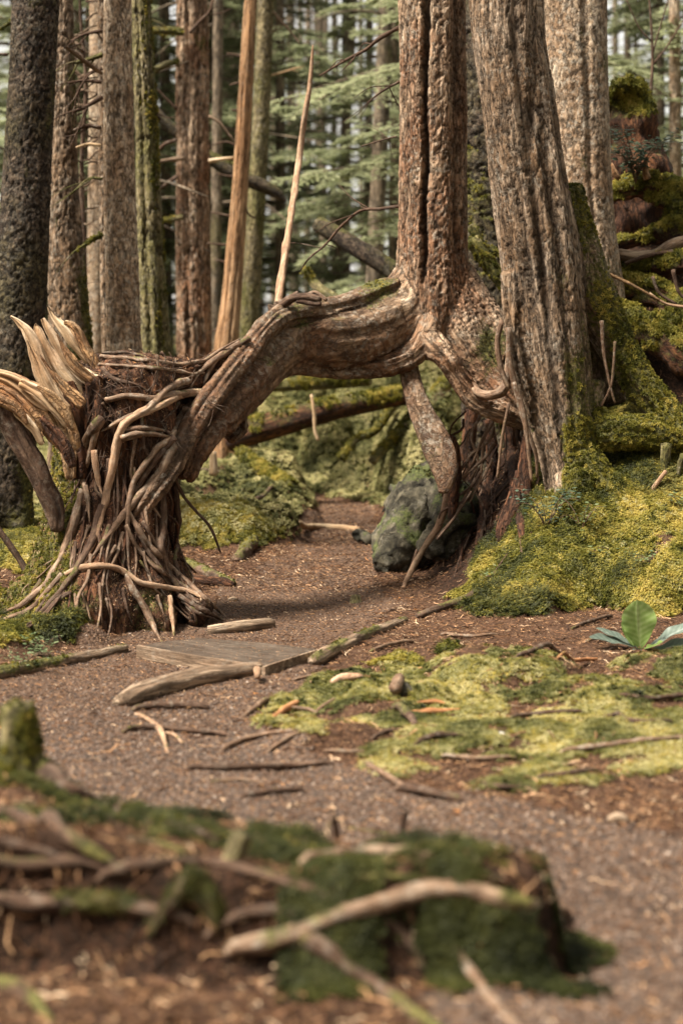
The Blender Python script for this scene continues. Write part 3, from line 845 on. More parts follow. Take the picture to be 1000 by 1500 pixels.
GT = BVHTree.FromPolygons([tuple(v) for v in GG['V'][::1]], [tuple(f) for f in GF[(gyf[GF[:, 0]] > 3) & (gyf[GF[:, 0]] < 30) & (np.abs(gxf[GF[:, 0]]) < 5)].tolist()])
def gray(px, py, trees=None):
    d = Vector(((px - 500) / F, 1.0, -(py - 500) / F)).normalized()
    best = None
    for t in (trees or [GT]):
        h = t.ray_cast(Vector((0, 0, CZ)), d)
        if h[0] is not None and (best is None or h[3] < best[1]): best = (h[0], h[3])
    return None if best is None else np.array(best[0])

def bvh(G): return BVHTree.FromPolygons([tuple(v) for v in G['V']], [tuple(f) for f in G['F'].tolist()])

def hug(pts, trees=None, lift=0.45, default=None, ds=14):
    """pixel-traced line (px,py,halfwidth px) laid on whatever surface lies behind it; returns x,y,z,r rows"""
    pts = np.asarray(pts, float)
    D = []
    for a, b in zip(pts[:-1], pts[1:]):
        n = max(1, int(np.hypot(*(b - a)[:2]) / ds))
        for i in range(n): D.append(a + (b - a) * i / n)
    D.append(pts[-1]); D = np.array(D)
    Ys = []
    for p in D:
        h = gray(p[0], p[1], trees)
        Ys.append(h[1] if h is not None else np.nan)
    Ys = np.array(Ys)
    if default is not None: Ys = np.where(np.isnan(Ys) | (Ys > default + 0.9) | (Ys < default - 1.4), np.nan, Ys)
    ok = ~np.isnan(Ys)
    if not ok.any(): Ys[:] = default or 12
    else: Ys = np.interp(np.arange(len(Ys)), np.arange(len(Ys))[ok], Ys[ok])
    if len(Ys) > 3:
        k = np.array([.25, .5, .25]); Yp = np.concatenate([[Ys[0]], Ys, [Ys[-1]]]); Ys = np.minimum(Ys, np.convolve(Yp, k, 'valid'))
    out = []
    for p, Y in zip(D, Ys):
        r = p[2] / F * Y; Y2 = Y - r * lift
        out.append(tuple(at(p[0], p[1], Y2)) + (r,))
    return out

def lay(pts, lift=0.5, r=None, jit=0.0, seed=0):
    """pixel-traced line laid on the ground; follows it smoothly, bridging the small hollows"""
    pts = np.asarray(pts, float); D = []
    for a, b in zip(pts[:-1], pts[1:]):
        n = max(1, int(np.hypot(*(b - a)[:2]) / 12)); D += [a + (b - a) * i / n for i in range(n)]
    D.append(pts[-1]); H = []
    for p in D:
        h = gray(p[0], p[1]); H.append(h if h is not None else ground(p[0], p[1]))
    H = np.array(H); k = min(len(H), 5); 
    if k >= 3:
        pad = np.vstack([H[:1]] * 2 + [H] + [H[-1:]] * 2); K = np.array([.1, .2, .4, .2, .1])
        S_ = np.stack([np.convolve(pad[:, c], K, 'valid') for c in range(3)], 1); S_[:, 2] = np.maximum(S_[:, 2], H[:, 2] - .004); H = S_
    rr = np.array([(p[2] / F * h[1]) if r is None else r for p, h in zip(D, H)])
    return [(h[0], h[1], h[2] + q_ * lift, q_) for h, q_ in zip(H, rr)]

# ------------------------------------------------------------------ small stuff scattered over the ground
def gscatter(weight, n): 
    return sample(GG, weight, n)
def ground_stuff():
    y = gyf; 
    vis = (np.abs(gxf / np.maximum(gyf, .1)) < 0.22)
    # moss
    mnd = sm((sd_mo + .15) / .1)
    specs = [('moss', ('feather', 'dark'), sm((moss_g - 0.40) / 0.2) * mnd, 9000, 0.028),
             ('moss', ('feather', 'moss'), sm((moss_g - 0.42) / 0.2) * (y < 9.4) * (1 - .65 * mnd), 22000, 0.022),
             ('moss', ('tuft', 'pale'), sm((moss_g - 0.42) / 0.2) * (y < 9.4) * (1 - .9 * mnd), 42000, 0.018),
             ('moss', ('tuft', 'moss'), sm((moss_g - 0.40) / 0.2) * (y >= 9.2) * (y < 15), 52000, 0.030),
             ('moss', ('feather', 'moss'), sm((moss_g - 0.40) / 0.2) * (y >= 9.2) * (y < 15), 26000, 0.034),
             ('moss', ('tuft', 'pale'), sm((moss_g - 0.38) / 0.2) * (y >= 14.5) * (y < 25), 70000, 0.042),
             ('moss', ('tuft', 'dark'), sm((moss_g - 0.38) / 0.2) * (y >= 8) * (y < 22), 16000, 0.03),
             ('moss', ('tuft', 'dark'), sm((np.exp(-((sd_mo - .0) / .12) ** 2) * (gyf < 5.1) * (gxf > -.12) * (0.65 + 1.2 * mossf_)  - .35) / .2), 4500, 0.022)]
    sp1 = fbm(P3(gxf * 2.6, gyf * 2.6), 140, 3)
    specs.append(('moss', ('feather', 'dark'), sm((moss_g - 0.40) / 0.2) * (y >= 9.2) * (y < 14.5) * sm((sp1 - .02) / .15), 16000, 0.042))
    specs.append(('moss', ('tuft', 'pale'), sm((moss_g - 0.40) / 0.2) * (y >= 9.2) * (y < 14.5) * sm((-sp1 - .05) / .15), 6000, 0.026))
    labels = ['dark feathery moss between the blurred roots of the foreground mound', 'feathery yellow green moss mats spreading over roots in the near ground', 'pale tufted moss between the surface roots in the foreground',
              'deep green and gold moss covering the mound under the leaning tree', 'feathery fern-like moss fronds on the right-hand mound',
              'bright moss carpet on the hummocks seen beneath the arch', 'dark green moss scattered through the other moss', 'moss with painted-in shade hanging on the front face of the foreground mound', 'dark feathery clumps within the right-hand mound moss', 'pale soft clumps within the right-hand mound moss']
    for (nm, key, w, n, s), lb in zip(specs, labels):
        P, N, _ = gscatter(w, n)
        if len(P) == 0: continue
        N = N + np.array([0, 0, 0.3]) + rng.normal(0, .22, N.shape)
        t = np.clip(0.50 + 0.9 * fbm(P * np.array([4, 4, 4]), 91, 4) + 0.35 * fbm(P * 16, 92, 2) + rng.normal(0, .17, n), 0, 1)
        if key[1] == 'dark' and P[:, 1].max() < 7.5: t = t * .6  # mound moss tinted down to paint shade onto its lit face
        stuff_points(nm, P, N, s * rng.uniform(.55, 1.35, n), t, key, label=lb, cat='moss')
    # needle litter and chips
    w = (1 - 0.72 * sm((moss_g - .35) / .2)) * (y > 3.6) * (y < 24) * (0.50 + 0.50 * (1 - pm * sm((8.6 - y) / 1.5))) * (1 - .85 * bankz) / np.maximum(y, 3) ** 1.1
    P, N, _ = gscatter(w, 150000)
    n = len(P); t = np.clip(rng.beta(1.6, 2.2, n) + 0.12 * fbm(P * 3, 7, 2), 0, 1)
    stuff_points('needle_litter', P + np.array([0, 0, .004]), N + rng.normal(0, .15, N.shape), (.006 + .026 * rng.beta(1.3, 3, n)) * (1.25 - .25 * sm((P[:, 1] - 5) / 4) + 0.5 * (P[:, 1] > 12)), t, ('chips', 'litter'), label='reddish brown needle and bark litter strewn over the forest floor', cat='leaf litter')
    w = (1 - 0.7 * sm((moss_g - .35) / .2)) * (y > 3.6) * (y < 20) * (0.12 + 0.88 * (1 - pm)) / np.maximum(y, 3) ** 1.2
    P, N, _ = gscatter(w, 11000); n = len(P)
    stuff_points('twig_litter', P + np.array([0, 0, .006]), N + rng.normal(0, .12, N.shape), .025 + .11 * rng.beta(1.2, 4, n), np.clip(rng.beta(1.5, 1.6, n), 0, 1), ('twig', 'litter'), label='small fallen twigs and stalks scattered on the duff beside the path', cat='twig litter')
    # pebbles
    w = sm((pm - .4) / .3) * (y > 3.6) * (y < 13) * (0.15 + sm((9.6 - y) / 2.5)) / np.maximum(y, 3) ** 1.4
    P, N, _ = gscatter(w, 30000)
    n = len(P)
    stuff_points('gravel', P + np.array([0, 0, .005]), N + rng.normal(0, .3, N.shape), 0.0045 + 0.010 * rng.beta(1.2, 5, n), np.clip(rng.beta(2, 2.3, n), 0, 1), ('pebble', 'stone'), label='loose grey gravel stones scattered along the winding path', cat='gravel')
ground_stuff()

# ------------------------------------------------------------------ STANDING TREES
def tree_thing(label, G, group=None, name='conifer_tree'):
    c = G['V'][G['V'][:, 2] < G['V'][:, 2].min() + 0.3].mean(0)
    gz = float(height(c[0], c[1]))
    return thing(name, label, 'tree', (c[0], c[1], min(gz, c[2] + .3)), group)

def add_branch(parent, pts, mat, Y, seed, twigs=3, mossd=0, dy=0.0):
    """dead limb traced in pixels at depth Y; dy = how far its tip swings towards (-) or away (+)"""
    n = len(pts); P = [tuple(at(p[0], p[1], Y + dy * i / max(n - 1, 1))) + (p[2] / F * Y,) for i, p in enumerate(pts)]
    Gs = [tube(P, 7, 0.04, seed, bump=.16)]
    r = np.random.default_rng(seed)
    C = spline(P, 0.05)
    for k in range(twigs):
        i = r.integers(len(C) // 4, len(C) - 1); b = C[i]; d = (C[min(i + 1, len(C) - 1), :3] - C[max(i - 1, 0), :3]); d = d / (np.linalg.norm(d) + 1e-9)
        d = d + r.normal(0, .55, 3) + np.array([0, 0, -.1]); d /= np.linalg.norm(d); L = r.uniform(.12, .4)
        m_ = b[:3] + d * L * .5 + r.normal(0, .02, 3)
        Gs.append(tube([tuple(b[:3]) + (b[3] * .45,), tuple(m_) + (b[3] * .35,), tuple(b[:3] + d * L + np.array([0, 0, -.03])) + (b[3] * .15,)], 5, .06, seed + k))
    G = merge(Gs); G['moss'] = np.clip(0.25 + mossd + 0.8 * fbm(G['V'] * 9, seed, 2), 0, 1) if mossd else G['moss']
    o = obj('branch', G, mat, parent)
    if mossd: moss_on(G, o, 1800, 0.022, thr=0.5, cap=1200)
    return o

def std_tree(label, pts, mat, seed, branches=(), bY=None, mossdens=0, mthr=.55, **kw):
    G = trunk(pts, seed=seed, **kw)
    t = tree_thing(label, G)
    tr = obj('trunk', G, mat, t)
    if mossdens: moss_on(G, tr, mossdens, 0.022, thr=mthr, cap=9000)
    for i, b in enumerate(branches):
        d = dict(tw=3, m=0, dy=0.0); pp = b
        if isinstance(b, dict): pp = b['p']; d.update(b)
        add_branch(t, pp, d.get('mat', ROOT_DARK if not d['m'] else BARK_MOSSY), (bY or pts[0][2]) - d.get('fy', 0.0), seed * 50 + i, d['tw'], d['m'], d['dy'])
    return t

std_tree('broad dark scaly-barked tree at the left edge of the photo', [(54, -20, 14.2, 34), (40, 250, 14.2, 35), (26, 480, 14.2, 39), (8, 700, 14.2, 42), (2, 800, 14.2, 46)], BARK_DARK, 11,
         [dict(p=[(20, 30, 3), (0, 42, 2.5), (-40, 60, 2)], m=.3), dict(p=[(12, 80, 2.5), (-10, 78, 2), (-50, 70, 1.5)])], depth=0.013, w=.04, h=.05, mossf=mossy(0.0, lowz=(0.2, 1.6, .45), side=(.12, -.1, 0), seed=1), mossdens=1500, segs=110)
std_tree('brown scaly tree with a mossy foot, next in from the left-edge tree', [(93, -20, 15, 14), (93, 150, 15, 18), (95, 350, 15, 26), (102, 480, 15, 31), (108, 600, 15, 35)], BARK_GREY, 12,
         [], depth=0.011, w=.045, h=.07, mossf=mossy(-0.05, lowz=(1.2, 1.1, .5), side=(.35, 0, 0), seed=2), mossdens=1500)
std_tree('pale grooved double trunk with dead limbs at its left, behind the broken stump', [(172, -20, 14.6, 20), (174, 250, 14.6, 24), (181, 480, 14.6, 26), (185, 560, 14.6, 29)], BARK_PALE, 13,
         [dict(p=[(149, 107, 3), (133, 96, 3.2), (112, 80, 3), (96, 68, 2.6)], mat=LOG_WEATHERED, tw=1, dy=-.4), dict(p=[(150, 80, 4), (130, 87, 3.5), (108, 92, 2.5)], tw=4, m=.3), dict(p=[(150, 142, 4), (128, 155, 3), (108, 164, 2.5)], tw=3),
          dict(p=[(149, 120, 3), (120, 118, 2), (100, 122, 1.5)], tw=4), dict(p=[(148, 187, 3), (128, 184, 3), (108, 191, 2)], tw=1), dict(p=[(148, 213, 2.5), (130, 211, 2.3), (112, 216, 2)], mat=WOOD_PALE, tw=0),
          dict(p=[(148, 344, 4), (135, 352, 3.5), (122, 360, 2.5)], tw=2, m=.2), dict(p=[(150, 100, 3), (128, 110, 2.5), (112, 140, 2)], tw=4), dict(p=[(150, 262, 2.5), (130, 262, 2), (104, 285, 1.4)], tw=3, m=.3), dict(p=[(150, 45, 3), (125, 50, 2.2), (104, 60, 1.5)], tw=3)],
         bY=14.75, depth=0.009, w=.035, h=.10, grooves=[(0.05, -0.15, .18, .28), (-1.0, -1.0, .3, .16), (1.2, 1.0, .3, .12)], mossf=mossy(-0.22, side=(.25, .1, 0), seed=3))
std_tree('slim scaly tree pressed against the left side of the pale double trunk', [(152, 60, 15.4, 8), (153, 220, 15.4, 9), (157, 400, 15.4, 10.5), (162, 540, 15.4, 12)], BARK_GREY, 14, [], segs=48, depth=.008, w=.04, h=.06, mossf=mossy(-.1, seed=4))
std_tree('moss-draped slim tree between the pale double trunk and the dark furrowed one', [(207, 0, 15.8, 14), (213, 150, 15.8, 16), (218, 300, 15.8, 18), (226, 480, 15.8, 22), (232, 560, 15.8, 26)], BARK_MOSSY, 15,
         [dict(p=[(212, 130, 3), (228, 165, 2), (236, 175, 1.5)], tw=2)], depth=.012, w=.05, h=.2, grooves=[(.5, .2, .2, .25), (-.7, -.9, .2, .2)], mossf=mossy(0.15, side=(.45, 0, 0), seed=5), mossdens=2600, mthr=.45)
std_tree('straight dark furrowed tree with several mossy dead limbs', [(281, -20, 19.2, 23), (283, 250, 19.2, 25), (285, 480, 19.2, 26), (286, 570, 19.2, 26)], BARK_RED, 16,
         [dict(p=[(268, 45, 4), (248, 42, 3.4), (227, 41, 3), (190, 37, 2.6)], m=.2, tw=2), dict(p=[(268, 49, 4), (240, 45, 5), (215, 48, 5), (193, 58, 4.5)], m=.35, tw=3, dy=-.2), dict(p=[(270, 231, 3.2), (243, 235, 3), (221, 240, 2.8), (200, 248, 2)], tw=1, m=.15, mat=LOG_WEATHERED),
          dict(p=[(260, 258, 3), (235, 276, 2.8), (216, 288, 2.5), (203, 306, 2)], tw=4), dict(p=[(268, 318, 4.5), (235, 324, 4), (203, 332, 3)], m=.5, tw=0), dict(p=[(262, 90, 5), (245, 94, 5), (222, 105, 4.5), (196, 120, 3.5)], tw=4, m=.2),
          dict(p=[(278, 48, 3), (292, 32, 2.5), (307, 16, 2.2), (314, -10, 2)], tw=2), dict(p=[(306, 236, 3), (325, 233, 2.6), (342, 231, 2.2)], mat=WOOD_PALE, tw=0), dict(p=[(306, 170, 2.5), (322, 180, 2), (338, 200, 1.5)], tw=3, mat=LOG_WEATHERED),
          dict(p=[(259, 160, 2.5), (240, 140, 2), (222, 120, 1.5), (200, 70, 1)], tw=4), dict(p=[(259, 205, 3), (240, 212, 2.5), (225, 230, 2)], tw=4)],
         bY=19.0, flare=1.1, toes=3, depth=.018, w=.038, h=.28, grooves=[(.15, .35, .12, .22), (-.45, -.55, .15, .14), (-.95, -.9, .15, .12), (.8, .9, .15, .14)], mossf=mossy(-0.16, side=(.2, 0, 0), seed=6), mossdens=1200)
std_tree('reddish barkless dead snag covered in short branch stubs', [(368, -20, 19, 9), (360, 130, 19, 10.5), (350, 300, 19, 12.5), (339, 440, 19, 15), (331, 520, 19, 18)], WOOD_DEAD, 17,
         [dict(p=[(357, 84, 2.2), (344, 80, 1.8), (332, 78, 1.2)], tw=0), dict(p=[(345, 318, 2.2), (325, 314, 1.8), (309, 311, 1.2)], tw=0), dict(p=[(340, 360, 2.4), (322, 358, 1.9), (304, 356, 1.2)], tw=0), dict(p=[(338, 388, 2.2), (326, 383, 1.8), (315, 380, 1.2)], tw=0),
          dict(p=[(354, 165, 2.2), (346, 162, 1.8), (338, 161, 1.0)], tw=0), dict(p=[(352, 256, 2), (335, 258, 1.6), (318, 254, 1.1)], tw=0), dict(p=[(356, 300, 2), (366, 316, 1.6), (374, 319, 1.1)], tw=0), dict(p=[(356, 120, 2), (345, 122, 1.6), (336, 125, 1.1)], tw=0), dict(p=[(352, 216, 2), (332, 208, 1.6), (312, 212, 1.1)], tw=0), dict(p=[(328, 480, 2), (318, 482, 1.6), (310, 486, 1.1)], tw=0)],
         segs=64, depth=.006, w=.03, h=.5, grooves=[(.1, .5, .1, .16), (-.6, -.3, .1, .12)], mossf=mossy(-.5, seed=7))
std_tree('slender yellow-green moss-coated tree just right of the barkless snag', [(390, -20, 20.5, 12), (381, 200, 20.5, 12.5), (370, 400, 20.5, 13.5), (363, 500, 20.5, 15)], BARK_MOSSY, 18,
         [dict(p=[(398, 15, 3), (412, 32, 2.2), (425, 45, 1.6), (440, 66, 1)], mat=LOG_WEATHERED, tw=2), dict(p=[(392, 55, 2), (402, 45, 1.6), (413, 40, 1)], mat=LOG_WEATHERED, tw=1), dict(p=[(388, 112, 2), (410, 107, 1.6), (440, 98, 1)], mat=WOOD_PALE, tw=1)],
         segs=64, depth=.006, w=.03, h=.04, mossf=mossy(.12, seed=8), mossdens=2500, mthr=.5)
tw_ = thing('dead_sapling', 'leafless tangle of fine grey twigs between the two scaly trees at upper left', 'dead sapling', (at(122, 600, 16.2)[0], 16.2, float(height(at(122, 600, 16.2)[0], 16.2))))
Gc = tube([(at(126, 640, 16.2)[0], 16.2, float(height(at(122, 600, 16.2)[0], 16.2)) - .1, .03)] + pxtube([(124, 400, 16.2, 4), (120, 250, 16.2, 3.4), (126, 120, 16.2, 2.8), (118, 20, 16.2, 2), (120, -60, 16.2, 1)]), 8, .06, 5, bump=.1)
obj('stem', Gc, ROOT_DARK, tw_)
r_c = np.random.default_rng(17)
for i in range(46):
    y0 = r_c.uniform(-10, 470); x0 = 122 + r_c.normal(0, 3); sd_ = r_c.choice([-1, 1]); L_ = r_c.uniform(20, 70); an = r_c.uniform(-.9, .35)
    pts = [(x0, y0, 1.7)] + [(x0 + sd_ * L_ * f, y0 + L_ * an * f + r_c.normal(0, 4), 1.6 * (1 - .6 * f)) for f in (.3, .6, 1)]
    add_branch(tw_, pts, LOG_WEATHERED if i % 3 else ROOT_DARK, 16.2, 1500 + i, 3, 0, r_c.uniform(-.4, .4))
# bare leaning pole
Gp = tube([tuple(at(458, 66, 13.6)) + (.004,)] + pxtube([(457, 84, 13.6, 2.2), (453, 130, 13.6, 3.4), (446, 170, 13.6, 4.2), (437, 240, 13.6, 4.4), (424, 330, 13.0, 5), (412, 410, 12.6, 5.8), (406, 455, 12.35, 6), (401, 505, 12.2, 6)]), 14, .03, 3, bump=.1, knob=.25)
t = thing('bare_pole', 'thin bark-stripped pale pole leaning right and ending in a sharp tip', 'dead sapling', at(401, 508, 12.2))
obj('stem', Gp, ROOT_PALE, t)

# --- the centre tree and its arching root: one fused body
FA = [
 (pxtube([(633, -60, 12.5, 50), (634, 100, 12.5, 50), (634, 250, 12.5, 51), (633, 350, 12.5, 53), (634, 430, 12.5, 58), (638, 480, 12.5, 52), (640, 515, 12.5, 26)]), .03),
 (pxtube([(615, 410, 12.5, 42), (592, 452, 12.48, 52), (560, 476, 12.42, 60), (520, 490, 12.35, 61), (470, 497, 12.2, 55), (425, 500, 12.05, 46), (395, 520, 11.85, 40), (365, 556, 11.6, 35), (335, 592, 11.35, 30), (305, 628, 11.15, 24), (285, 662, 11.0, 18), (272, 700, 10.95, 12)]), .06),
 (pxtube([(575, 425, 12.4, 22), (540, 438, 12.3, 22), (490, 452, 12.15, 19), (440, 458, 11.95, 18), (405, 468, 11.8, 18), (378, 492, 11.6, 17), (350, 530, 11.4, 17), (322, 565, 11.2, 17), (296, 600, 11.02, 16), (272, 640, 10.9, 16), (250, 685, 10.8, 16), (220, 728, 10.72, 15), (198, 762, 10.7, 12), (190, 800, 10.68, 8)]), .10),
 (pxtube([(636, 440, 12.42, 24), (622, 490, 12.3, 22), (600, 520, 12.25, 20), (565, 535, 12.22, 18), (520, 540, 12.2, 16), (470, 538, 12.1, 16), (425, 534, 11.9, 17), (392, 548, 11.7, 17), (360, 584, 11.45, 16), (328, 624, 11.2, 13)]), .06),
 (pxtube([(655, 440, 12.5, 46), (672, 480, 12.45, 44), (692, 515, 12.4, 38), (716, 545, 12.35, 30), (742, 575, 12.3, 24), (775, 610, 12.3, 20)]), .05),
 (pxtube([(670, 400, 12.5, 26), (697, 440, 12.45, 24), (725, 478, 12.4, 22), (750, 520, 12.35, 22)]), .05),
 (pxtube([(625, 500, 12.3, 26), (648, 518, 12.2, 16), (668, 548, 12.2, 14), (695, 585, 12.2, 14), (730, 602, 12.2, 13), (770, 618, 12.25, 11)]), .06),
 (pxtube([(420, 468, 11.9, 14), (400, 455, 11.95, 10), (428, 441, 12.05, 6)]), .08),
 (pxtube([(335, 600, 11.5, 18), (348, 622, 11.5, 16), (335, 640, 11.45, 12)]), .2),
]
G = fuse(FA, 0.0115, 9)
tid = G['tid']; zz = G['V'][:, 2]; xx = G['V'][:, 0]
trunkw = np.clip(sm((zz - 1.45) / 0.35) * ((tid == 0) | (tid == 5) | (tid == 4)) + 0.35 * ((tid == 4) | (tid == 5)), 0, 1)
N = vnormals(G['V'], G['F'])
# deep seam down the trunk front, carried along both flanks
th = np.arctan2(G['flow'][:, 1], G['flow'][:, 0]); s_ = G['flow'][:, 2]
istr = (tid == 0).astype(float)
def seam(t0, wd, dp, z0, fade):
    wob = 0.10 * fbm(P3(zz * 3, 0 * zz), 71 + int(t0 * 10), 2)
    dd = np.abs((th - t0 - wob + math.pi) % (2 * math.pi) - math.pi)
    return dp * np.exp(-(dd / wd) ** 2) * sm((zz - z0) / fade)
# theta sign: +W = T x U ; find which way +x lies
sgn = np.sign(np.sum(np.sin(th[istr > 0]) * (xx[istr > 0] - 0.573)))
Rr = 0.215
ds_ = (seam(sgn * -0.28, .085, .085, 1.75, .3) + seam(sgn * .75, .2, .03, 1.7, .5) + seam(sgn * -1.0, .2, .02, 1.8, .5)) * istr
G['V'] = G['V'] - N * ds_[:, None]
# sinewy folds along the arching root
rw = 1 - trunkw
fold = fbm(np.stack([np.cos(th) * 2.6, np.sin(th) * 2.6, s_ * 1.1], 1) + tid[:, None] * 5, 55, 3)
rid = (1 - np.abs(fbm(np.stack([np.cos(th) * 4, np.sin(th) * 4, s_ * 2.2], 1), 56, 3)) * 2.2)
G['V'] = G['V'] + N * (rw * (0.034 * fold + 0.002 * rid + 0.008 * fbm(G['V'] * 16, 57, 3)))[:, None]
G = bark_disp(G, 0.010, .024, .075, 21, weight=np.clip(trunkw + .12, 0, 1))
G['crack'] = np.clip(G['crack'] + sm(ds_ / .05) * .9 + rw * sm(-fold * 2 - .2) * .6, 0, 1)
N = vnormals(G['V'], G['F'])
mo = 0.62 * fbm(G['V'] * 5, 66, 4) - 0.10
mo = mo + np.where(rw > .4, 0.22 * np.clip(N[:, 2], 0, 1), 0) + 0.55 * np.exp(-((xx - 0.93) / 0.14) ** 2 - ((zz - 1.50) / .22) ** 2) + 0.35 * np.exp(-((xx - 0.25) / 0.18) ** 2 - ((zz - 1.85) / .15) ** 2) + .35 * np.exp(-((xx + .33) / .12) ** 2 - ((zz - 1.62) / .12) ** 2)
G['moss'] = np.clip(mo, 0, 1)
ARCH = {k: v for k, v in G.items() if k != 'tid'}
ctr = thing('straddling_conifer', 'tall reddish seamed tree whose thick root arches left over the path', 'tree', (0.75, 12.5, float(height(0.75, 12.5))))
# split the body into trunk and arching root at a plane through the fork
cen = G['V'][G['F']].mean(1)
isroot = (cen[:, 0] < 0.36 + 0.22 * np.clip(1.78 - cen[:, 2], -.3, .6)) & (cen[:, 2] < 2.05) & (tid[G['F'][:, 0]] != 0) & (tid[G['F'][:, 0]] != 4)
def subset(G, mask):
    used, inv = np.unique(G['F'][mask], return_inverse=True)
    o = {k: v[used] for k, v in G.items() if k not in ('F', 'tid')}; o['F'] = inv.reshape(-1, 4); return o
Gr = subset(G, isroot); Gt = subset(G, ~isroot)
def hero_mesh(name, Gs, mat, parent, Gfull, mask):
    o = obj(name, Gs, mat, parent)
    Nn = vnormals(Gfull['V'], Gfull['F'])          # shared normals, so no seam shows where the parts meet
    used = np.unique(Gfull['F'][mask])
    o.data.normals_split_custom_set_from_vertices([tuple(v) for v in Nn[used]])
    return o
tr = hero_mesh('trunk', Gt, BARK_RED, ctr, G, ~isroot)
ar = hero_mesh('arching_root', Gr, ROOT_ARCH, ctr, G, isroot)
moss_on(Gt, tr, 2200, .018, thr=.5, cap=9000); moss_on(Gr, ar, 2200, .015, thr=.5, cap=6000)
TA = bvh(ARCH)
# trunk above the frame
for b in ([(584, 40, 3.2), (556, 56, 3), (535, 73, 2.6), (506, 88, 2.2), (468, 111, 1.2)], [(584, 120, 2), (562, 132, 1.8), (538, 150, 1)], [(584, 302, 2.6), (556, 306, 2.4), (527, 309, 2.2), (497, 334, 2), (477, 358, 1.8), (453, 378, 1.4), (440, 396, 1)], [(580, 200, 1.6), (560, 205, 1.3), (530, 214, 1)]):
    add_branch(ctr, b, ROOT_DARK, 12.55, 900 + int(b[0][1]), 5, 0, .5)
# the hanging slab root and its tail
sl = tube([tuple(at(*p[:3])) + (p[3] / F * p[2],) for p in [(596, 530, 12.3, 14), (606, 568, 12.2, 15), (620, 605, 12.12, 18), (634, 640, 12.05, 22), (645, 672, 12.0, 23), (650, 700, 11.95, 15), (648, 722, 11.92, 7)]], 26, .015, 5, bump=.10, flat=(.45, 1.0), radf=lambda TH, S, C: 1 + .07 * np.cos(TH * 3 + S * 6))
sl['moss'] = np.clip(.15 + .5 * fbm(sl['V'] * 7, 5, 3), 0, 1)
obj('hanging_root', sl, ROOT_ARCH, ctr)['label'] = 'flat brown root hanging like a prop under the fork'
TGR = [GT]
for p in ([(655, 690, 5), (657, 712, 6), (651, 745, 5.5), (640, 775, 5), (622, 800, 4.5), (605, 830, 4.5), (590, 862, 3.5)],
          [(650, 750, 3), (630, 785, 3), (612, 805, 3), (600, 838, 2.5)], [(672, 740, 2.5), (674, 770, 2.6), (674, 812, 2.2)], [(690, 720, 1.6), (664, 760, 2), (640, 790, 1.8)], [(645, 770, 2), (655, 800, 1.8), (640, 830, 1.6)],
          [(700, 760, 1.6), (702, 800, 1.5), (690, 815, 1.2)]):
    obj('root', tube(hug(p, TGR, 1.2, 12.0), 8, .03, int(p[0][0]), bump=.12), ROOT_PALE if p[0][2] > 4 else ROOT_DARK, ctr)
cr = tube(pxtube([(746, 515, 12.1, 6), (743, 545, 12.08, 6), (736, 570, 12.05, 7), (720, 579, 12.05, 7.5), (704, 577, 12.1, 7), (692, 566, 12.2, 6)]), 12, .02, 6, bump=.2, knob=.25)
obj('root', cr, ROOT_SMOOTH, ctr)['label'] = 'pale curled root beside the leaning tree'
for p in ([(640, 436, 4), (655, 452, 3)],):
    pass
# knotty rootlets on top of the arch
for i, p in enumerate([[(400, 462, 5), (412, 448, 6), (430, 436, 7), (450, 434, 6), (470, 438, 4)], [(398, 458, 4), (420, 440, 4), (436, 428, 3)], [(436, 440, 5), (455, 444, 4), (470, 446, 3)], [(478, 440, 3), (462, 428, 2.5), (448, 432, 2)], [(395, 470, 5), (380, 482, 5), (362, 500, 5), (340, 512, 4), (318, 522, 4)],
                       [(404, 470, 4), (372, 505, 6), (350, 520, 6), (330, 548, 5), (310, 560, 4)], [(385, 480, 4), (345, 515, 3.5), (300, 535, 3), (262, 540, 2.5)]]):
    obj('rootlet', tube([tuple(at(q[0], q[1], 11.86 - .002 * (400 - q[0]) * (-1 if q[0] > 400 else 1))) + (q[2] / F * 11.8,) for q in p], 9, .02, 300 + i, bump=.16), ROOT_SMOOTH if i % 2 else ROOT_DARK, ctr)

# --- the leaning tree on the moss mound
FB = [
 (pxtube([(742, -60, 12.1, 56), (747, 60, 12.1, 57), (758, 150, 12.1, 58), (775, 280, 12.1, 59), (793, 400, 12.1, 60), (804, 500, 12.08, 58), (818, 590, 12.05, 50), (830, 660, 12.0, 42), (838, 720, 11.95, 38), (842, 780, 11.9, 40), (842, 830, 11.9, 42)]), .04),
 (pxtube([(820, 280, 12.25, 34), (848, 380, 12.25, 36), (876, 450, 12.22, 32), (905, 510, 12.2, 27), (938, 560, 12.15, 24), (972, 600, 12.1, 23), (1005, 640, 12.0, 22), (1040, 690, 11.95, 24), (1070, 760, 11.9, 24)]), .06),
 (pxtube([(840, 590, 12.1, 30), (872, 628, 12.05, 27), (915, 632, 12.0, 26), (955, 636, 12.0, 26), (990, 650, 12.0, 24)]), .08),
 (pxtube([(866, 440, 12.3, 20), (880, 520, 12.35, 22), (892, 590, 12.3, 24)]), .06),
 (pxtube([(752, 400, 12.0, 18), (752, 470, 11.97, 14), (760, 530, 11.95, 11), (776, 590, 11.97, 10), (790, 640, 12.0, 8)]), .06),
 (pxtube([(838, 680, 11.95, 26), (822, 740, 11.88, 22), (806, 790, 11.8, 16), (796, 820, 11.75, 8)]), .1),
 (pxtube([(848, 670, 11.95, 28), (882, 712, 11.85, 26), (925, 745, 11.75, 20), (965, 775, 11.65, 12)]), .1),
 (pxtube([(842, 700, 11.85, 26), (846, 770, 11.65, 22), (838, 820, 11.5, 12)]), .1),
 (pxtube([(868, 560, 12.1, 16), (862, 640, 12.0, 14), (866, 700, 11.95, 12), (872, 760, 11.9, 10)]), .06),
]
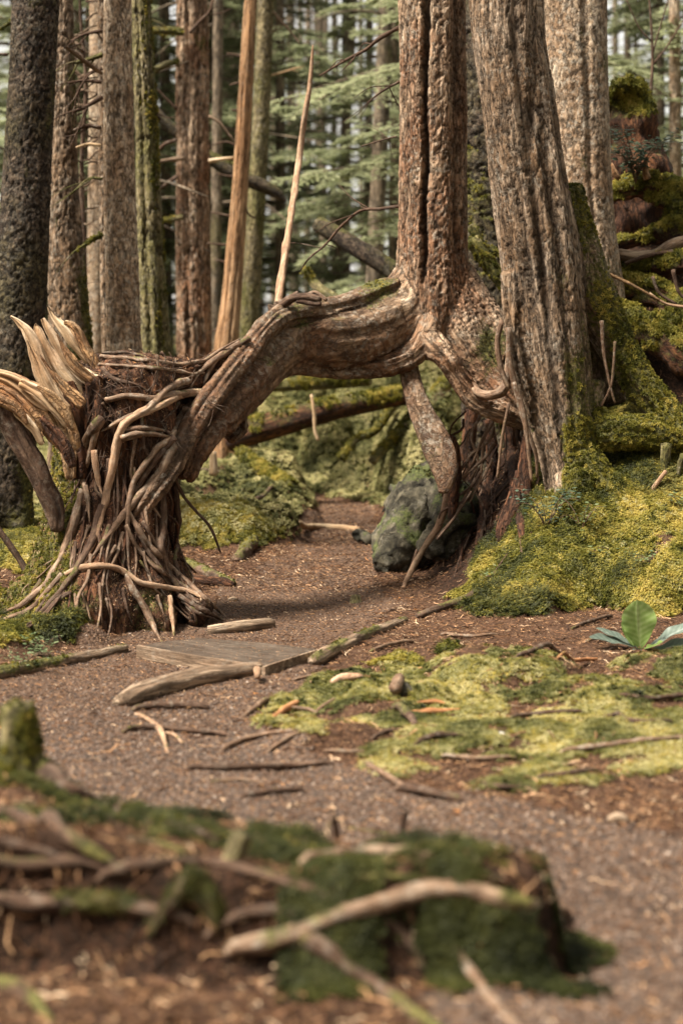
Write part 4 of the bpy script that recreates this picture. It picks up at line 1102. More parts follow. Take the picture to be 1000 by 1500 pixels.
G = fuse(FB, 0.0115, 7)
tid = G['tid']; V = G['V']; N = vnormals(V, G['F'])
th = np.arctan2(G['flow'][:, 1], G['flow'][:, 0]); s_ = G['flow'][:, 2]; zz = V[:, 2]; xx = V[:, 0]
istr = (tid == 0)
sg = np.sign(np.sum(np.sin(th[istr]) * (xx[istr] - np.interp(zz[istr], [0.5, 1.5, 3.5], [1.36, 1.25, 1.0]))))
tw = 0
for t0, wd, dp, tws in ((-.55, .14, .035, .10), (.10, .12, .045, -.08), (.62, .16, .035, -.10), (-1.05, .14, .03, .05), (1.2, .2, .03, 0)):
    wob = .12 * fbm(P3(s_ * 2.0, 0 * s_), 81 + int(t0 * 9), 3)
    dd = np.abs((th - sg * (t0 + tws * s_) - wob + math.pi) % (2 * math.pi) - math.pi)
    tw = tw + dp * np.exp(-(dd / wd) ** 2) * (0.6 + .8 * fbm(P3(s_ * 1.5, 0 * s_ + t0), 83, 2))
tw = np.clip(tw, 0, 1) * istr
fold = fbm(np.stack([np.cos(th) * 1.8, np.sin(th) * 1.8, s_ * .8], 1) + tid[:, None] * 3, 155, 3)
V = V - N * tw[:, None] + N * (.03 * fold)[:, None]
# knot hole scar
G['V'] = V
G = bark_disp(G, .008, .024, .10, 23)
hole = np.exp(-(((xx - (776 - 500) / F * 12) / .03) ** 2 + ((zz - (CZ + (500 - 172) / F * 12)) / .13) ** 2)) * (V[:, 1] < 12.1)
G['V'] = G['V'] - N * (hole * .06)[:, None]
G['crack'] = np.clip(G['crack'] + sm(tw / .04) * .8 + hole, 0, 1)
N = vnormals(G['V'], G['F'])
edge = (xx - np.interp(zz, [0.55, 1.0, 1.5, 2.5, 3.5], [1.30, 1.22, 1.22, 1.18, 1.10]))
mo = 0.55 * fbm(G['V'] * np.array([5, 5, 2.5]), 166, 4) - .22 + .7 * sm(edge / .14) * sm((3.6 - zz) / 2.5) + .30 * (1 - sm((zz - .6) / .7)) * sm((edge + .02) / .12)
mo = mo + np.where(tid == 2, .65, 0) + np.where((tid == 6) | (tid == 7), .45, 0) + np.where((tid == 5) | ((tid == 4) & (zz < 1.0)), .55, 0) + .35 * (1 - sm((zz - .5) / .35)) + np.where(tid == 1, .35 * sm(N[:, 2] * 1.5 + .8), 0)
G['moss'] = np.clip(mo, 0, 1)
lean = thing('leaning_conifer', 'fluted tree leaning over the moss mound, mossy along its right side', 'tree', (1.38, 11.9, float(height(1.38, 11.9))))
G.pop('tid')
lt = obj('trunk', G, BARK_GREY, lean); LEANG = G
lm = moss_on(G, lt, 3600, .021, thr=.42, cap=34000)
for i, (p, Y) in enumerate([([(745, 480, 5), (746, 530, 5), (756, 575, 4), (768, 620, 4), (784, 665, 3), (786, 700, 2)], 11.9), ([(752, 560, 3.5), (765, 600, 4), (772, 650, 3), (778, 705, 2)], 11.85), ([(745, 590, 2.5), (735, 640, 2.2), (728, 700, 2)], 12.0),
                            ([(975, 650, 9), (972, 700, 8), (967, 740, 8.5), (962, 775, 8)], 11.9), ([(1000, 665, 5), (990, 700, 4), (978, 745, 3.5), (972, 785, 3)], 11.85), ([(935, 690, 2.5), (948, 712, 2), (960, 700, 1.5)], 11.9), ([(975, 690, 3.5), (960, 710, 3.5), (940, 735, 3), (915, 750, 2.5)], 11.8),
                            ([(880, 470, 3), (884, 520, 2.5), (894, 570, 2), (900, 590, 2)], 12.0), ([(900, 500, 2), (895, 560, 2), (880, 595, 1.5)], 12.0), ([(735, 470, 5), (728, 500, 4), (733, 540, 4), (745, 570, 4)], 12.0)]):
    g = tube(pxtube([(q[0], q[1], Y, q[2]) for q in p]), 9, .03, 400 + i, bump=.14)
    g['moss'] = np.clip((.45 if i in (3, 4) else 0) + .7 * fbm(g['V'] * 12, i, 2), 0, 1)
    o = obj('root', g, (BARK_MOSSY if i in (3, 4) else ROOT_PALE if i in (6,) else ROOT_SMOOTH), lean)
    if i in (3, 4): moss_on(g, o, 3000, .018, thr=.5, cap=800)

std_tree('straight pale flaky-barked tree behind the leaning one', [(840, -20, 13.7, 46), (846, 180, 13.7, 45), (853, 330, 13.7, 46), (862, 430, 13.7, 50), (866, 500, 13.7, 54)], BARK_PALE, 19,
         [], segs=120, depth=.007, w=.03, h=.10, grooves=[(-.3, -.2, .08, .1)], mossf=mossy(-0.12, lowz=(1.6, .8, .45), side=(.18, 0, 0), seed=9), mossdens=1600)
std_tree('dark mossy snag wedged between the seamed tree and the leaning tree', [(703, -20, 14.6, 34), (706, 120, 14.6, 36), (708, 260, 14.6, 36), (712, 380, 14.6, 38), (718, 470, 14.6, 40)], BARK_DARK, 20,
         [dict(p=[(690, 330, 8), (708, 360, 7), (735, 372, 6)], m=.3, tw=0, fy=.8), dict(p=[(690, 350, 12), (715, 385, 12), (745, 420, 14)], m=.4, tw=0, fy=.8)], segs=70, depth=.02, w=.08, h=.08, lobes=.12, mossf=mossy(.22, up=.35, seed=10), mossdens=2600, mthr=.4)
std_tree('slim pale tree near the upper right corner', [(987, -20, 21, 8), (988, 200, 21, 9), (990, 400, 21, 10)], BARK_PALE, 21, [dict(p=[(990, 80, 2), (1010, 70, 1)], tw=0)], segs=40, depth=.006, ds=.04)
for i in range(60):      # rootlets hanging down the dark soil bank
    x0 = rng.uniform(668, 790); y0 = rng.uniform(600, 760); x1 = x0 - rng.uniform(-10, 60); y1 = y0 + rng.uniform(40, 120); w_ = rng.uniform(.9, 2.8)
    p = [(x0, y0, w_), (x0 + (x1 - x0) * .3 + rng.normal(0, 7), y0 + (y1 - y0) * .35, w_), (x0 + (x1 - x0) * .7 + rng.normal(0, 7), y0 + (y1 - y0) * .7, w_ * .8), (x1, y1, w_ * .5)]
    obj('root', tube(hug(p, [GT], 1.5, 12.4, ds=22), 6, .03, 1200 + i, bump=.15), [ROOT_DARK, ROOT_DARK, WOOD_ROT, ROOT_SMOOTH][i % 4], lean)
for i, p in enumerate([[(690, 600, 9), (684, 660, 10), (690, 720, 9), (680, 770, 6)], [(715, 615, 8), (722, 680, 9), (712, 740, 8), (700, 800, 5)], [(745, 610, 9), (748, 670, 9), (760, 740, 8), (765, 790, 5)], [(662, 640, 7), (668, 700, 8), (660, 760, 6)]]):
    g = tube(hug(p, [GT], .6, 12.4), 10, .025, 1300 + i, bump=.25, knob=.3); obj('root', g, WOOD_ROT, lean)

# ------------------------------------------------------------------ THE BROKEN STUMP WRAPPED IN ROOTS
FS = [
 (pxtube([(100, 800, 10.8, 22), (70, 860, 10.7, 30), (30, 905, 10.5, 24), (-10, 930, 10.4, 14)]), .2),
 (pxtube([(225, 820, 10.9, 26), (262, 866, 10.8, 24), (300, 900, 10.6, 14)]), .2),
 (pxtube([(175, 540, 10.95, 62), (182, 600, 10.95, 70), (182, 670, 10.95, 64), (178, 730, 10.95, 58), (168, 790, 10.85, 68), (155, 845, 10.75, 92), (145, 900, 10.7, 112), (140, 950, 10.65, 124)]), .16),
 (pxtube([(120, 558, 11.1, 28), (170, 548, 11.1, 30), (230, 556, 11.15, 32), (285, 556, 11.25, 30), (335, 535, 11.45, 20), (370, 512, 11.6, 12)]), .2),
 (pxtube([(225, 600, 11.15, 34), (270, 612, 11.2, 30), (300, 605, 11.3, 22)]), .2),
 (pxtube([(110, 600, 11.0, 20), (100, 680, 10.95, 18), (88, 760, 10.9, 20), (72, 830, 10.8, 26), (50, 890, 10.7, 34), (10, 920, 10.6, 26)]), .18),
 (pxtube([(225, 700, 11.1, 34), (228, 780, 11.1, 32), (240, 850, 11.0, 36), (262, 890, 10.9, 32)]), .16),
]
G = fuse(FS, 0.018, 4)
N = vnormals(G['V'], G['F'])
big = fbm(G['V'] * np.array([4, 4, 2.2]), 201, 4); gr = fbm(G['flow'] * np.array([18, 18, 2.2]), 202, 4)
G['V'] = G['V'] + N * (0.085 * big + 0.035 * gr)[:, None]
G['crack'] = np.clip(-gr * 1.2 - big * .6, 0, 1)
zz, xx = G['V'][:, 2], G['V'][:, 0]
mo = .5 * fbm(G['V'] * 5, 203, 4) - .15 + .65 * sm((-1.36 - xx) / .12) * sm((1.2 - zz) / .3) + .45 * (1 - sm((zz - .1) / .3)) + .3 * sm((-1.32 - xx) / .08)
G['moss'] = np.clip(mo, 0, 1); G.pop('tid')
stump = thing('broken_stump', 'rotten broken stump with pale splintered top, wrapped in a web of roots', 'stump', (-1.2, 10.8, float(height(-1.2, 10.8))))
so_ = obj('core', G, WOOD_ROT, stump)
moss_on(G, so_, 2600, .02, thr=.42, cap=16000)
TS = bvh(G)
ALLT = [TS, GT]
# pale splinters
def splinter(px, Y, seed, mat, flat=.32, segs=36, jag=.22, name='splinter'):
    P = [tuple(at(q[0], q[1], Y + (q[3] if len(q) > 3 else 0))) + (q[2] / F * Y,) for q in px]
    g = tube(P, segs, .016, seed, bump=.12, flat=(flat, 1), radf=lambda TH, S, C: (1 + jag * .5 * np.cos(TH * 5 + seed) + jag * fbm(np.stack([np.cos(TH).ravel() * 3, np.sin(TH).ravel() * 3, (S * 4).ravel()], 1), seed, 3).reshape(TH.shape)))
    g['crack'] = np.clip(g['crack'] + sm(fbm(g['flow'] * np.array([40, 40, 5]), seed, 3) * 2 - .35) * .8, 0, 1)
    r_ = 1 - np.abs(fbm(g['flow'] * np.array([26, 26, 2.2]) + seed, seed + 4, 3)) * 2.4
    g['V'] = g['V'] + vnormals(g['V'], g['F']) * (.011 * r_ + .010 * fbm(g['flow'] * np.array([9, 9, 6]), seed + 8, 2))[:, None]
    g['crack'] = np.clip(g['crack'] * .5 + sm(.15 - r_) * 1.2, 0, 1)
    return obj(name, g, mat, stump)
splinter([(16, 464, 1), (30, 474, 3.5), (44, 492, 6.5), (56, 522, 10), (70, 555, 13), (88, 590, 14), (104, 620, 12)], 10.8, 1, WOOD_PALE)
splinter([(52, 474, 1.5), (58, 486, 5), (68, 508, 7), (82, 535, 11), (102, 562, 16), (140, 585, 14)], 10.85, 2, WOOD_PALE)
splinter([(63, 467, 2), (70, 480, 4.5), (84, 505, 6), (102, 530, 8), (128, 552, 11), (160, 566, 12), (195, 574, 8)], 10.8, 3, WOOD_PALE)
splinter([(71, 449, 1.5), (80, 464, 4), (94, 480, 6), (108, 500, 7), (124, 520, 8), (145, 538, 7)], 11.0, 4, WOOD_PALE)
splinter([(96, 472, 2), (112, 482, 6), (122, 502, 6), (132, 522, 6), (146, 540, 5)], 10.95, 5, WOOD_CRUMBLE)
splinter([(80, 585, 12), (96, 620, 14), (100, 660, 11), (104, 700, 6)], 10.75, 8, WOOD_CRUMBLE)
splinter([(40, 498, 1), (52, 520, 3.5), (66, 548, 5), (84, 580, 6), (100, 600, 5)], 10.7, 14, WOOD_PALE)
splinter([(84, 490, 1), (96, 512, 3), (112, 536, 4.5), (136, 556, 5)], 10.72, 15, WOOD_CRUMBLE)
splinter([(60, 520, 1), (78, 548, 4), (98, 572, 6), (120, 592, 6)], 10.68, 16, WOOD_CRUMBLE)
splinter([(88, 466, 1), (98, 480, 2.5), (112, 496, 4), (126, 512, 4)], 11.05, 17, WOOD_PALE)
splinter([(44, 572, 2), (66, 590, 5), (86, 618, 6), (98, 650, 5)], 10.45, 18, WOOD_CRUMBLE)
splinter([(100, 560, 8), (112, 600, 16), (118, 650, 18), (122, 700, 12)], 10.78, 19, WOOD_ROT, flat=.5)
sl_ = splinter([(-45, 556, 12), (-20, 560, 17), (12, 566, 18), (40, 585, 20), (70, 608, 20), (90, 635, 17), (105, 660, 10)], 10.55, 6, WOOD_CRUMBLE, flat=.4, segs=60, jag=.55)
sl_['label'] = 'wide crumbling orange slab leaning out to the left'
for i_, (p_, m_) in enumerate([([(-20, 546, 4), (8, 551, 7), (30, 562, 8), (52, 582, 8), (72, 600, 4)], WOOD_PALE), ([(-10, 566, 3), (18, 578, 7), (40, 600, 8), (58, 622, 5), (64, 640, 2)], WOOD_CRUMBLE), ([(30, 560, 4), (60, 578, 7), (84, 600, 7), (100, 622, 4)], WOOD_PALE),
                               ([(14, 590, 2), (34, 612, 5), (50, 628, 4), (62, 650, 2)], WOOD_PALE), ([(56, 566, 2), (80, 584, 5), (98, 606, 5), (108, 630, 3)], WOOD_CRUMBLE), ([(60, 612, 3), (82, 636, 7), (98, 660, 6), (106, 684, 3)], WOOD_ROT), ([(-30, 570, 3), (0, 584, 6), (24, 598, 5), (40, 622, 2)], WOOD_CRUMBLE)]):
    splinter(p_, 10.44 - .012 * i_, 40 + i_, m_, flat=.45, segs=40, jag=.6)
dk = splinter([(-12, 570, 10), (8, 605, 14), (28, 640, 14), (50, 680, 14), (66, 715, 14), (80, 748, 13), (84, 775, 8)], 10.6, 10, ROOT_DARK, flat=.45, name='dead_limb')
dk['label'] = 'dark curved slab leaning against the stump'
ROOTS = [  # stump roots traced on the photograph: (px, py, half width)
 ([(312, 574, 6), (292, 576, 7), (266, 577, 7), (240, 592, 7), (206, 606, 7), (186, 618, 8), (176, 634, 8), (170, 660, 8), (164, 690, 8), (158, 715, 7.5), (150, 750, 7), (142, 785, 6.5), (133, 806, 6), (124, 826, 5)], 'p'),
 ([(276, 558, 6), (262, 562, 7), (246, 570, 7), (228, 588, 7), (208, 604, 7), (184, 612, 6), (160, 626, 5), (148, 632, 3)], 's'),
 ([(282, 592, 5), (268, 604, 5), (250, 640, 6), (232, 655, 6), (214, 678, 6), (196, 706, 6), (188, 740, 6), (186, 780, 5), (188, 815, 4), (190, 840, 3)], 's'),
 ([(276, 598, 8), (262, 630, 8), (250, 660, 9), (236, 692, 9), (205, 726, 9), (180, 756, 7), (158, 786, 6), (140, 810, 5), (124, 828, 4)], 's'),
 ([(256, 640, 6), (232, 668, 6), (216, 690, 6), (204, 712, 6), (196, 730, 5)], 'd'),
 ([(188, 750, 4.5), (212, 790, 5), (240, 822, 5), (268, 846, 5), (292, 868, 5), (318, 892, 4), (340, 912, 3)], 's'), ([(236, 700, 6), (240, 750, 6.5), (236, 800, 7), (246, 840, 7), (268, 868, 6), (292, 884, 4)], 'd'), ([(120, 720, 6), (108, 770, 7), (92, 815, 7), (66, 858, 7), (30, 888, 6), (-10, 905, 5)], 's'), ([(150, 740, 6), (136, 790, 7), (112, 836, 7), (84, 872, 6), (58, 900, 5), (30, 925, 4)], 'd'),
 ([(184, 770, 4), (200, 802, 4), (226, 830, 4.5), (250, 846, 4), (276, 862, 4), (296, 872, 3)], 's'),
 ([(192, 758, 3.5), (216, 806, 4), (240, 838, 4), (262, 858, 3.5), (290, 880, 3)], 'd'),
 ([(96, 842, 4), (112, 834, 5), (130, 830, 5.5), (150, 829, 5.5), (172, 832, 5.5), (188, 842, 5.5), (204, 853, 5.5), (226, 858, 5.5), (250, 861, 5), (276, 866, 4.5), (296, 876, 4), (308, 884, 3)], 'p'),
 ([(184, 840, 4), (194, 862, 6), (206, 880, 6), (216, 898, 6.5), (224, 915, 6), (232, 932, 5), (240, 944, 3)], 's'),
 ([(248, 874, 4.5), (252, 900, 4.5), (254, 918, 4.5), (255, 932, 4)], 'p'),
 ([(230, 872, 3), (238, 895, 3), (243, 920, 3)], 's'), ([(146, 854, 2.5), (148, 880, 2.5), (150, 915, 2)], 's'), ([(120, 866, 2), (128, 890, 2), (136, 920, 2)], 's'), ([(156, 876, 2), (162, 905, 2), (166, 925, 2)], 's'),
 ([(262, 872, 4), (284, 886, 4), (304, 896, 4), (330, 910, 3.5), (348, 917, 3)], 'd'), ([(268, 880, 3), (290, 898, 3.5), (318, 908, 3)], 'd'),
 ([(140, 620, 8), (126, 646, 7), (122, 675, 6), (124, 708, 6), (130, 740, 6), (132, 765, 5)], 's'), ([(142, 624, 6), (134, 660, 6), (126, 690, 5), (122, 715, 4)], 's'), ([(138, 660, 5), (142, 690, 6), (146, 712, 5), (152, 728, 4)], 'p'),
 ([(150, 612, 7), (142, 622, 9), (134, 636, 9), (128, 652, 6)], 'd'),
 ([(108, 756, 3.5), (96, 790, 3.5), (88, 815, 3.5), (80, 836, 3)], 'p'), ([(110, 800, 3), (104, 828, 3), (106, 852, 2.5)], 's'),
 ([(92, 842, 5), (80, 855, 5), (62, 876, 5.5), (48, 890, 5), (30, 900, 5), (0, 910, 5), (-30, 918, 4)], 's'), ([(104, 868, 4), (84, 880, 4), (66, 900, 4), (48, 915, 3), (20, 930, 3)], 'd'), ([(72, 872, 3), (55, 895, 3.5), (40, 922, 3)], 'd'),
 ([(156, 586, 5), (184, 580, 5), (205, 582, 5.5), (226, 584, 5.5), (256, 577, 6), (290, 576, 6), (306, 580, 5)], 's'),
 ([(180, 642, 7), (200, 636, 7.5), (224, 636, 8), (248, 640, 7)], 's'), ([(184, 629, 4), (206, 627, 5), (232, 629, 5), (252, 634, 4)], 's'),
 ([(148, 522, 3), (175, 524, 3.5), (200, 526, 4), (232, 530, 4), (262, 534, 4), (300, 528, 4), (330, 508, 4), (352, 496, 4)], 's'),
 ([(146, 534, 3), (180, 536, 3.5), (214, 538, 4), (250, 542, 4), (284, 548, 4), (300, 546, 3)], 's'), ([(150, 518, 2.5), (178, 516, 3), (206, 520, 3), (222, 528, 2.5)], 'd'),
 ([(352, 502, 5), (322, 520, 5), (308, 540, 5), (300, 560, 4.5), (298, 580, 4)], 's'), ([(345, 508, 5), (318, 524, 6), (292, 545, 6), (270, 556, 5)], 's'), ([(366, 496, 5), (340, 512, 4), (310, 522, 4), (282, 530, 3)], 'd'),
 ([(230, 520, 2.5), (232, 540, 2.5), (229, 556, 2)], 's'), ([(256, 526, 2.2), (257, 545, 2.2), (253, 560, 2)], 's'), ([(292, 544, 2.5), (284, 560, 2.5), (276, 572, 2)], 's'), ([(236, 516, 3), (242, 524, 3), (240, 534, 2)], 'd'),
 ([(150, 590, 2.2), (158, 600, 2.2), (166, 612, 1.8)], 's'), ([(262, 590, 3), (250, 606, 3), (232, 622, 2.5)], 'd'), ([(240, 700, 3), (224, 730, 3), (200, 760, 3)], 'd'),
 ([(180, 780, 3), (172, 810, 3.5), (160, 832, 3), (140, 836, 2)], 's'), ([(178, 790, 2.5), (182, 815, 2.5), (176, 840, 2), (165, 850, 2)], 's'), ([(196, 790, 2.5), (200, 820, 2.5), (198, 850, 2.5)], 's'), ([(186, 820, 2), (192, 840, 2), (204, 856, 2)], 'd'),
 ([(160, 770, 3.5), (150, 800, 4), (146, 822, 3.5)], 's'), ([(130, 770, 3), (120, 800, 3), (114, 826, 2.5)], 's'), ([(170, 800, 3), (152, 826, 3), (120, 838, 2.5)], 's'),
 ([(220, 800, 2.5), (236, 840, 2.5), (250, 860, 2)], 'd'), ([(256, 710, 4), (262, 760, 5), (256, 820, 5), (270, 860, 4)], 'd'), ([(150, 540, 4), (170, 556, 4), (196, 562, 3.5), (220, 574, 3)], 'd'),
 ([(110, 870, 2), (112, 900, 2), (104, 930, 2)], 's'), ([(180, 862, 2.5), (186, 890, 2.5), (196, 920, 2)], 'd'), ([(210, 925, 3), (196, 935, 2.5), (182, 944, 2)], 'd'), ([(60, 850, 3), (40, 880, 3), (8, 892, 3)], 's'),
]
RM = {'p': ROOT_PALE, 's': ROOT_SMOOTH, 'd': ROOT_DARK}
for i, (p, k) in enumerate(ROOTS):
    P = hug(p, ALLT, .8, 10.9); nP = len(P)
    P = [(x_, y_, z_, r_ * (.95 - .38 * j_ / nP) * min(1, .35 + (nP - 1 - j_) * .35)) for j_, (x_, y_, z_, r_) in enumerate(P)]
    g = tube(P, 10, .020, 500 + i, bump=.2, knob=.3)
    Nn = vnormals(g['V'], g['F'])
    g['moss'] = np.clip(-.05 + .25 * Nn[:, 2] + .6 * fbm(g['V'] * 9, i, 3), 0, 1)
    obj('root', g, RM[k], stump)
for i in range(46):
    x0 = rng.uniform(100, 262); y0 = rng.uniform(590, 830) if x0 < 240 else rng.uniform(700, 850); x1 = x0 + (x0 - 165) * rng.uniform(.3, 1.2) + rng.normal(0, 18); y1 = min(940 - abs(x1 - 170) * .22, y0 + rng.uniform(60, 190)); w_ = rng.uniform(1.0, 3.2)
    wob = [rng.normal(0, 7) for _ in range(3)]
    p = [(x0, y0, w_)] + [(x0 + (x1 - x0) * f ** 1.4 + wob[j], y0 + (y1 - y0) * f, w_ * (1 - .35 * f)) for j, f in enumerate((.3, .55, .8))] + [(x1, y1, w_ * .5)]
    g = tube(hug(p, ALLT, 1.0, 10.9, ds=20), 7, .03, 900 + i, bump=.18, knob=.25)
    g['moss'] = np.clip(-.1 + .7 * fbm(g['V'] * 9, i, 2), 0, 1)
    obj('root', g, [ROOT_DARK, WOOD_ROT, ROOT_DARK, ROOT_SMOOTH][i % 4], stump)
# a litter of fine dead rootlets across the broken face
fr = []
for i in range(230):
    x0, y0 = rng.uniform(120, 320), rng.uniform(515, 700)
    if x0 > 250 and y0 > 600: continue
    a = rng.normal(1.3, .8); L = rng.uniform(15, 55)
    pts = [(x0, y0, .55), (x0 + math.cos(a) * L * .5 + rng.normal(0, 4), y0 + math.sin(a) * L * .5, .65), (x0 + math.cos(a) * L, y0 + math.sin(a) * L, .4)]
    fr.append(tube(hug(pts, [TS], 6, 10.95, ds=20), 4, .05, i, bump=.05))
o = obj('fine_rootlets', merge(fr), ROOT_DARK, stump); o['kind'] = 'stuff'
# needles caught on the stump
P, N, _ = sample(G, sm((vnormals(G['V'], G['F'])[:, 2]) * 2 + .2), 7000)
stuff_points('caught_needles', P, N, rng.uniform(.008, .022, len(P)), rng.beta(1.6, 2, len(P)), ('chips', 'litter'), stump)

# sticks leaning near the stump
def stick(label, pts, mat, Y=None, seed=0, name='stick', cat='stick', bump=.12, lift=.6, segs=9, parts=None):
    P = lay(pts, lift) if Y is None else pxtube([(q[0], q[1], Y, q[2]) for q in pts])
    g = tube(P, segs, .025, seed, bump=bump, knob=.15)
    base = np.array(P[-1][:3]); g['org'] = base
    Nn = vnormals(g['V'], g['F']); g['moss'] = np.clip(-.1 + .3 * Nn[:, 2] + .6 * fbm(g['V'] * 8, seed, 3), 0, 1)
    o = obj(name, g, mat); tag(o, label, cat); return o
stick('brown dead stick slanting to the ground at the far left, below the dark slab', [(-30, 740, 5), (-5, 772, 5), (24, 812, 5), (46, 848, 5.5), (54, 868, 5)], ROOT_DARK, 11.2, 61)
stick('short white broken stick standing under the arch behind the stump', [(312, 662, 5), (313, 680, 6), (311, 696, 6)], WOOD_PALE, 15.6, 62, cat='stub', name='broken_stub')

# ------------------------------------------------------------------ BOARDWALK AND EDGING LOGS
bw = thing('boardwalk', 'low dark wooden step of grey boards across the path', 'boardwalk', ground(330, 955))
q = [ground(205, 946), ground(385, 977), ground(466, 950), ground(292, 932)]
hz = max(p[2] for p in q) + .045
q = [np.array([p[0], p[1], hz]) for p in [ (at(205, 946, (CZ - hz) * F / 446)), at(385, 976, (CZ - hz) * F / 476), at(466, 950, (CZ - hz) * F / 450), at(290, 933, (CZ - hz) * F / 433)]]
def slab(a, b, c, d, th_, seed, inset=.003, nx=14, warp=.003):
    """board with corners a,b,c,d (counter-clockwise) and thickness"""
    u = np.linspace(0, 1, nx); v = np.array([0, .06, .94, 1]); VV = []; 
    for layer in (0, 1):
        for vi, vv in enumerate(v):
            for uu in u:
                p = (a * (1 - uu) + b * uu) * (1 - vv) + (d * (1 - uu) + c * uu) * vv
                z = -layer * th_ - (0.0035 if vi in (0, 3) and layer == 0 else 0)
                VV.append(p + np.array([0, 0, z + warp * math.sin(uu * 5 + seed)]))
    VV = np.array(VV); Fc = []
    n = nx; L = 4 * n
    for j in range(3):
        for i in range(n - 1):
            k = j * n + i; Fc.append((k, k + 1, k + n + 1, k + n)); Fc.append((L + k, L + k + n, L + k + n + 1, L + k + 1))
    for i in range(n - 1):
        Fc.append((i, L + i, L + i + 1, i + 1)); k = 3 * n + i; Fc.append((k, k + 1, L + k + 1, L + k))
    for j in range(3):
        k = j * n; Fc.append((k, k + n, L + k + n, L + k)); k = j * n + n - 1; Fc.append((k, L + k, L + k + n, k + n))
    G = {'V': VV, 'F': np.array(Fc)}
    ax = (b - a) / np.linalg.norm(b - a)
    s = VV @ ax
    G['flow'] = np.stack([VV @ np.cross(ax, [0, 0, 1]), VV[:, 2], s], 1); G['crack'] = np.zeros(len(VV)); G['moss'] = np.zeros(len(VV))
    return G
BOARD = bark('weathered_board', (0.022, 0.015, 0.010), (0.055, 0.038, 0.026), (0.11, 0.08, 0.058), lichen=.1, stretch=.3, bumpd=.003, crk=.1)
nb = 6
for i in range(nb):
    t0, t1 = i / nb + .004, (i + 1) / nb - .004
    A_ = q[0] + (q[3] - q[0]) * t0; B_ = q[1] + (q[2] - q[1]) * t0; C_ = q[1] + (q[2] - q[1]) * t1; D_ = q[0] + (q[3] - q[0]) * t1
    j = rng.normal(0, .006, 2); ax = (B_ - A_) / np.linalg.norm(B_ - A_)
    g = slab(A_ + ax * j[0], B_ + ax * j[1], C_ + ax * j[1], D_ + ax * j[0], .032, i); obj('board', g, BOARD, bw, smooth=False)
e1 = (q[3] - q[0]) / np.linalg.norm(q[3] - q[0])
g = slab(q[0] - e1 * .022 + [0, 0, .004], q[1] - e1 * .022 + [0, 0, .004], q[1] - e1 * .001 + [0, 0, .004], q[0] - e1 * .001 + [0, 0, .004], .06, 9)
obj('edge_board', g, LOG_WEATHERED, bw, smooth=False)['label'] = 'pale worn front edge board'
ex = (q[1] - q[0]) / np.linalg.norm(q[1] - q[0])
g = slab(q[1] + ex * .012 - e1 * .02 + [0, 0, .005], q[1] + ex * .036 - e1 * .02 + [0, 0, .005], q[2] + ex * .036 + [0, 0, .005], q[2] + ex * .012 + [0, 0, .005], .10, 10)
obj('edge_board', g, LOG_WEATHERED, bw, smooth=False)['label'] = 'pale worn right edge board over the dark drop'
P, N, _ = sample({'V': np.array([q[0], q[1], q[2], q[3]]), 'F': np.array([[0, 1, 2, 3]])}, np.ones(4), 500, view_only=False)
stuff_points('needles_on_boards', P + [0, 0, .003], N + rng.normal(0, .1, N.shape), rng.uniform(.005, .012, len(P)), rng.beta(2, 2, len(P)), ('chips', 'litter'), bw)

def log(label, pts, mat, seed, Y=None, segs=22, lift=.55, mossa=0.0, bump=.06, cat='log', ends=True, mossdens=0, name='log', flat=(1, 1), key=('tuft', 'moss'), msize=.025, thr=.45, radf=None):
    P = lay(pts, lift) if Y is None else pxtube([(q_[0], q_[1], (q_[3] if len(q_) > 3 else Y), q_[2]) for q_ in pts])
    g = tube(P, segs, .03, seed, bump=bump, flat=flat, radf=radf or (lambda TH, S, C: 1 + .05 * fbm(np.stack([np.cos(TH).ravel() * 3, np.sin(TH).ravel() * 3, (S * 1.2).ravel()], 1), seed, 3).reshape(TH.shape)))
    Nn = vnormals(g['V'], g['F']); g['moss'] = np.clip(mossa + .35 * Nn[:, 2] * (mossa > 0) + .6 * fbm(g['V'] * 6, seed, 3), 0, 1)
    base = np.array(P[len(P) // 2][:3]); base[2] -= P[len(P) // 2][3]
    t = thing(name, label, cat, base)
    gw = {k: v for k, v in g.items()}
    o = obj('wood', g, mat, t)
    if mossdens: moss_on(gw, t, mossdens, msize, thr=thr, key=key, droop=.3, cap=16000)
    return t
log('thick weathered edging log in front of the boardwalk, gnawed at its left end', [(172, 1038, 13), (200, 1026, 16), (250, 1012, 17), (300, 1001, 16), (345, 994, 14), (385, 986, 11)], LOG_WEATHERED, 71, mossa=-.2, bump=.12)
log('short barkless log lying behind the boardwalk', [(300, 930, 8), (340, 927, 10), (375, 922, 10), (402, 919, 10)], LOG_WEATHERED, 72, mossa=-.2, bump=.12)
log('long thin edging log running left from the boardwalk to the photo edge', [(188, 952, 7), (150, 962, 8), (100, 972, 9), (50, 982, 10), (0, 992, 11), (-60, 1005, 12)], LOG_WEATHERED, 73, mossa=.12, mossdens=900, msize=.018)
log('mossy edging log slanting back from the boardwalk towards the path bend', [(455, 978, 10), (480, 962, 11), (520, 942, 9), (560, 924, 7), (598, 908, 5)], LOG_WEATHERED, 74, mossa=.1, mossdens=1500, bump=.14, msize=.016)
log('dark edging log at the foot of the right moss mound', [(606, 908, 6), (640, 897, 7), (672, 886, 7), (700, 872, 6)], ROOT_DARK, 75, mossa=.15)
log('pale straight pole laid across the far path as a step', [(432, 773, 4.5), (470, 774, 4.5), (505, 776, 5), (530, 780, 5)], WOOD_PALE, 76)
log('dark rotting log along the path beside the stump', [(240, 822, 10), (275, 832, 9), (310, 845, 8), (345, 862, 7)], ROOT_DARK, 77, mossa=.25, mossdens=900, msize=.015)
